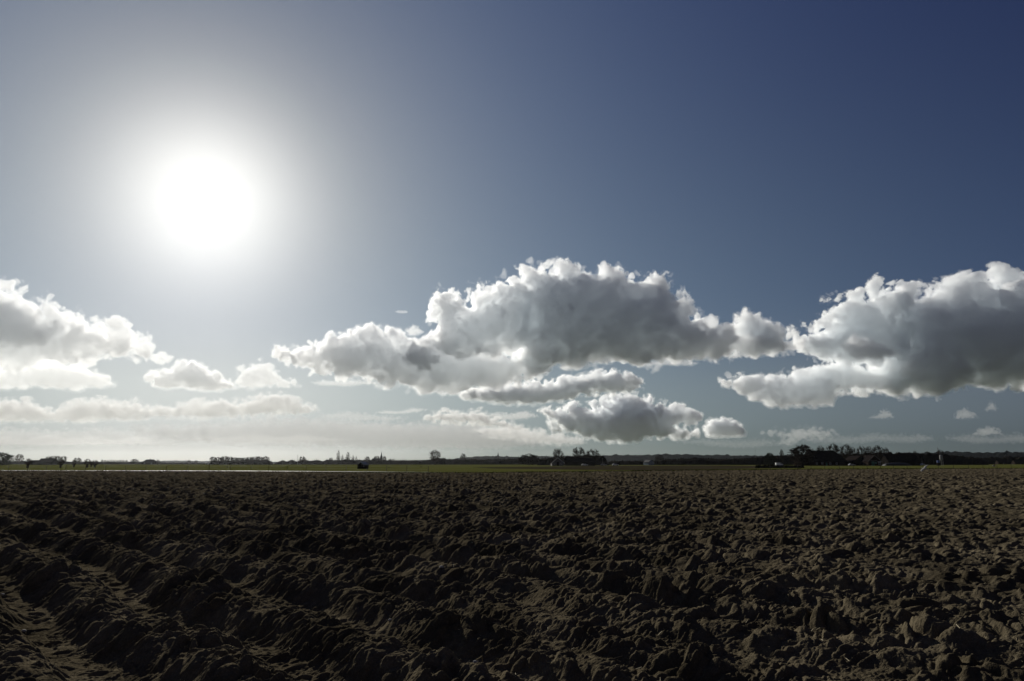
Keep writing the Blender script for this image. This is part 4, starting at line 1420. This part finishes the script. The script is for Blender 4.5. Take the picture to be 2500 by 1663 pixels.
CLOUD_RES = 600.0
W = (0.985, 0.994, 1.0)
FAR = (0.995, 0.996, 0.99)
CLOUDS = [
    # label, lobes: outline, distance, droplet density, depth, roughness, forward scatter, albedo
    ('big grey-bellied cumulus with bright upper edge in the middle of the sky', [
        ([(1180, 662), (1200, 632), (1240, 615), (1270, 612), (1300, 620), (1340, 623), (1370, 627), (1400, 617), (1425, 616), (1445, 634), (1470, 655), (1495, 641), (1520, 642),
          (1550, 669), (1580, 704), (1620, 742), (1660, 750), (1700, 767), (1750, 770), (1800, 785), (1828, 802), (1810, 815), (1750, 819), (1700, 822), (1640, 817),
          (1590, 825), (1540, 832), (1490, 839), (1430, 832), (1380, 829), (1300, 846), (1240, 856), (1190, 838), (1170, 760)], 6000, 0.0165, 0.7, 0.24, 0.45, W),
        ([(990, 735), (995, 694), (1010, 676), (1045, 684), (1070, 694), (1100, 667), (1150, 655), (1180, 643), (1225, 640), (1240, 720), (1230, 790), (1150, 820), (1080, 830),
          (1020, 825), (985, 800), (1000, 770)], 5850, 0.018, 0.5, 0.36, 0.45, W),
        ([(642, 804), (680, 809), (700, 804), (750, 786), (800, 767), (840, 760), (885, 752), (905, 765), (930, 789), (950, 789), (985, 778), (1060, 800), (1150, 810), (1230, 820),
          (1270, 850), (1230, 871), (1170, 882), (1110, 892), (1060, 897), (1000, 902), (900, 886), (800, 864), (710, 849), (680, 834)], 6200, 0.014, 0.7, 0.32, 0.42, W),
        ([(1690, 760), (1697, 727), (1715, 714), (1735, 722), (1750, 734), (1785, 747), (1810, 777), (1780, 800), (1720, 800)], 6050, 0.022, 0.8, 0.26, 0.45, W),
        ([(940, 800), (975, 782), (1003, 795), (1002, 830), (990, 850), (960, 848), (930, 825)], 5900, 0.020, 0.7, 0.42, 0.42, W)]),
    ('bulky grey cloud at the right edge with a pale left shoulder', [
        ([(2030, 682), (2070, 676), (2090, 680), (2150, 669), (2210, 663), (2255, 653), (2272, 646), (2300, 634), (2350, 640), (2420, 625), (2520, 655), (2560, 800), (2500, 890),
          (2400, 898), (2330, 894), (2270, 888), (2200, 888), (2140, 908), (2080, 906), (2030, 894), (2010, 840), (2020, 760)], 6500, 0.0175, 0.7, 0.24, 0.45, W),
        ([(1838, 780), (1852, 750), (1880, 750), (1898, 711), (1930, 695), (1965, 678), (2015, 673), (2030, 661), (2070, 658), (2090, 682), (2100, 760), (2080, 830), (2000, 850),
          (1920, 840), (1880, 828), (1850, 812), (1840, 798)], 6350, 0.024, 0.42, 0.36, 0.45, W),
        ([(1662, 873), (1700, 866), (1780, 866), (1850, 852), (1920, 837), (2020, 850), (2100, 870), (2060, 903), (1960, 901), (1925, 911), (1915, 931), (1850, 934), (1780, 934),
          (1740, 916), (1690, 894), (1664, 885)], 6450, 0.024, 0.65, 0.3, 0.45, W),
        ([(1945, 790), (1965, 775), (1990, 780), (2030, 795), (2060, 812), (2030, 825), (1980, 828), (1950, 815)], 5900, 0.015, 1.0, 0.32, 0.45, W)]),
    ('tall white cumulus sloping down from the left edge', [
        ([(-200, 662), (-60, 642), (10, 656), (60, 672), (112, 695), (130, 710), (170, 730), (200, 740), (240, 760), (300, 768), (330, 795), (345, 809), (378, 822), (330, 826),
          (270, 812), (230, 826), (200, 836), (120, 845), (40, 850), (-80, 850), (-220, 830)], 6500, 0.009, 0.42, 0.34, 0.4, W),
        ([(-120, 700), (-20, 690), (40, 705), (90, 725), (120, 750), (100, 790), (30, 800), (-100, 800)], 6300, 0.007, 0.5, 0.4, 0.4, W)]),
    ('flat-bottomed cloud lobe under the white cumulus at the left edge', [
        ([(-200, 880), (-160, 842), (-20, 854), (60, 840), (110, 832), (170, 839), (215, 852), (245, 868), (265, 888), (220, 892), (170, 897), (100, 890), (20, 893), (-100, 903)],
         6800, 0.008, 0.7, 0.28, 0.4, W)]),
    ('small heaped cumulus with two humps under the sun', [
        ([(335, 872), (350, 858), (375, 853), (395, 853), (405, 838), (425, 833), (440, 829), (465, 838), (490, 858), (520, 878), (535, 888), (510, 900), (470, 897), (420, 890),
          (385, 895), (365, 889), (345, 882)], 7500, 0.013, 0.7, 0.28, 0.4, W)]),
    ('small ragged cumulus right of the two-humped one under the sun', [
        ([(530, 885), (545, 874), (550, 852), (575, 842), (600, 834), (625, 844), (638, 861), (650, 871), (672, 875), (686, 888), (650, 890), (620, 886), (590, 894), (555, 890)],
         7700, 0.010, 0.6, 0.42, 0.38, W)]),
    ('flat grey cloud shelf directly beneath the big central cumulus', [
        ([(1060, 905), (1110, 896), (1180, 884), (1250, 886), (1310, 872), (1360, 864), (1420, 859), (1450, 866), (1475, 880), (1470, 897), (1420, 901), (1350, 904), (1300, 918),
          (1220, 928), (1140, 926), (1085, 918)], 9000, 0.020, 1.0, 0.4, 0.42, W)]),
    ('low dark-based cumulus heap below the flat grey shelf', [
        ([(1250, 945), (1310, 942), (1380, 938), (1410, 916), (1440, 912), (1485, 922), (1520, 929), (1560, 944), (1600, 961), (1580, 971), (1530, 974), (1545, 988), (1600, 1000),
          (1560, 1004), (1500, 1005), (1440, 1015), (1380, 1012), (1320, 998), (1280, 984), (1270, 965)], 12500, 0.017, 1.0, 0.38, 0.4, W)]),
    ('tiny rounded cumulus floating alone right of the dark-based heap', [
        ([(1622, 985), (1632, 968), (1660, 963), (1690, 971), (1710, 987), (1712, 1001), (1670, 1004), (1630, 1002)], 12500, 0.02, 1.1, 0.36, 0.4, W)]),
    ('long low bank of pale cumulus heads near the left horizon', [
        ([(-150, 940), (-40, 919), (60, 922), (95, 939), (130, 947), (150, 929), (200, 924), (235, 918), (275, 929), (310, 924), (340, 941), (390, 938), (430, 929), (470, 924),
          (500, 919), (545, 926), (585, 916), (620, 907), (660, 909), (700, 929), (735, 943), (690, 951), (600, 957), (480, 963), (380, 960), (250, 968), (100, 970), (-150, 969)],
         12000, 0.005, 0.8, 0.38, 0.28, FAR)]),
    ('broad flat grey cloud deck low over the centre-left horizon', [
        ([(300, 985), (500, 974), (700, 962), (800, 968), (950, 975), (1080, 972), (1180, 985), (1240, 1005), (1255, 1025), (1100, 1036), (800, 1030), (550, 1025), (350, 1010)],
         17000, 0.0013, 1.3, 0.3, 0.05, FAR)]),
    ('thin streak of cloud heads above the flat grey deck', [
        ([(975, 962), (1000, 951), (1040, 948), (1075, 953), (1105, 945), (1125, 961), (1170, 973), (1215, 990), (1180, 987), (1100, 975), (1020, 971)], 14000, 0.008, 0.8, 0.5, 0.3, FAR)]),
    ('flattened wisp of cloud left of the thin streak', [
        ([(865, 950), (890, 945), (920, 947), (950, 940), (985, 942), (960, 949), (910, 953)], 14000, 0.006, 0.8, 0.5, 0.3, FAR)]),
    ('low streaky cloud layer hugging the far left horizon', [
        ([(-150, 1000), (0, 987), (120, 994), (240, 987), (330, 1000), (420, 1005), (480, 1015), (380, 1025), (200, 1020), (60, 1028), (-150, 1025)], 17000, 0.0016, 1.2, 0.5, 0.1, FAR)]),
    ('thin broken cloud strip between the flat grey deck and the dark-based heap', [
        ([(1090, 990), (1150, 984), (1230, 990), (1300, 1004), (1350, 1018), (1290, 1024), (1200, 1014), (1120, 1002)], 15000, 0.004, 1.0, 0.5, 0.3, FAR)]),
    ('distant row of small flat-based cumulus above the willows at left', [
        ([(-60, 1018), (20, 1006), (60, 1012), (110, 1002), (160, 1009), (215, 1003), (260, 1012), (320, 1006), (370, 1018), (240, 1023), (60, 1024)], 20000, 0.0042, 1.0, 0.42, 0.3, FAR)]),
    ('distant row of small flat-based cumulus above the estate trees', [
        ([(420, 1012), (470, 1002), (520, 1008), (580, 998), (640, 1006), (700, 1000), (760, 1009), (820, 1013), (700, 1019), (520, 1019)], 20000, 0.0042, 1.0, 0.42, 0.3, FAR)]),
    ('torn pale cloud scraps left of the dark-based heap', [
        ([(1100, 958), (1135, 950), (1170, 953), (1210, 946), (1240, 958), (1200, 966), (1140, 966)], 13500, 0.005, 0.8, 0.5, 0.3, FAR)]),
    ('thin pale cloud bar hanging over the village church', [
        ([(735, 955), (800, 948), (870, 957), (940, 962), (900, 968), (810, 966), (750, 963)], 15500, 0.0022, 1.0, 0.5, 0.2, FAR)]),
    ('row of small pale cloudlets low above the right farm', [
        ([(1755, 998), (1785, 990), (1815, 997), (1830, 988), (1870, 985), (1905, 992), (1925, 1000), (1880, 1007), (1840, 1012), (1810, 1026), (1795, 1021), (1815, 1005)],
         15000, 0.0014, 0.7, 0.5, 0.3, FAR)]),
    ('faint mottled cloud layer low behind the right farm trees', [
        ([(1840, 1012), (1900, 1002), (1960, 1004), (2010, 998), (2070, 1003), (2120, 1000), (2160, 1010), (2110, 1020), (2030, 1017), (1950, 1022), (1880, 1020)], 17000, 0.0005, 1.0, 0.6, 0.2, FAR)]),
    ('faint mottled cloud layer low at the far right edge of the horizon', [
        ([(2170, 1008), (2220, 1000), (2290, 1006), (2340, 998), (2420, 1004), (2400, 1018), (2310, 1020), (2240, 1022)], 17000, 0.0005, 1.0, 0.6, 0.2, FAR)]),
    ('faint torn cloud layer low between the dark-based heap and the right farm', [
        ([(1560, 1016), (1620, 1010), (1690, 1014), (1760, 1010), (1800, 1022), (1730, 1032), (1640, 1028)], 17000, 0.0005, 1.0, 0.6, 0.2, FAR)]),
    ('small torn cloudlet beneath the right grey cloud', [
        ([(2000, 962), (2020, 955), (2038, 942), (2050, 950), (2058, 960), (2030, 964)], 11000, 0.003, 0.6, 0.5, 0.3, FAR)]),
    ('small pale cloudlet under the right grey cloud, above the long barn', [
        ([(2196, 962), (2206, 948), (2222, 940), (2240, 952), (2248, 962), (2220, 965)], 11000, 0.0026, 0.6, 0.5, 0.3, FAR)]),
    ('little cloudlet just below the lower right corner of the grey cloud', [
        ([(2268, 944), (2276, 930), (2286, 924), (2294, 938), (2292, 946)], 11000, 0.0026, 0.6, 0.5, 0.3, FAR)]),
    ('flat cloudlet near the right horizon', [
        ([(2238, 1000), (2252, 988), (2276, 981), (2298, 990), (2308, 1000), (2270, 1003)], 14000, 0.0024, 0.6, 0.5, 0.3, FAR)]),
    ('tiny white scrap hanging beside the shoulder of the central cumulus', [(blob(952, 762, 21, 12, seed=9), 6200, 0.012, 0.7, 0.5, 0.4, W)]),
    ('tiny thin wisp alone in the blue left of the central cumulus', [(blob(925, 718, 15, 3.5, seed=10), 6200, 0.010, 1.0, 0.45, 0.4, W)]),
    ('thin bright fringe under the left end of the central cumulus', [(blob(790, 882, 80, 7, n=24, seed=11), 7600, 0.006, 1.2, 0.6, 0.35, W)]),
    ('bright fringe peeping out below the right half of the central cumulus', [(blob(1545, 836, 60, 7, n=24, seed=12), 7600, 0.006, 1.2, 0.6, 0.4, W)]),
]
for i, (label, lobes) in enumerate(CLOUDS):
    make_cloud(label, lobes, i + 1)
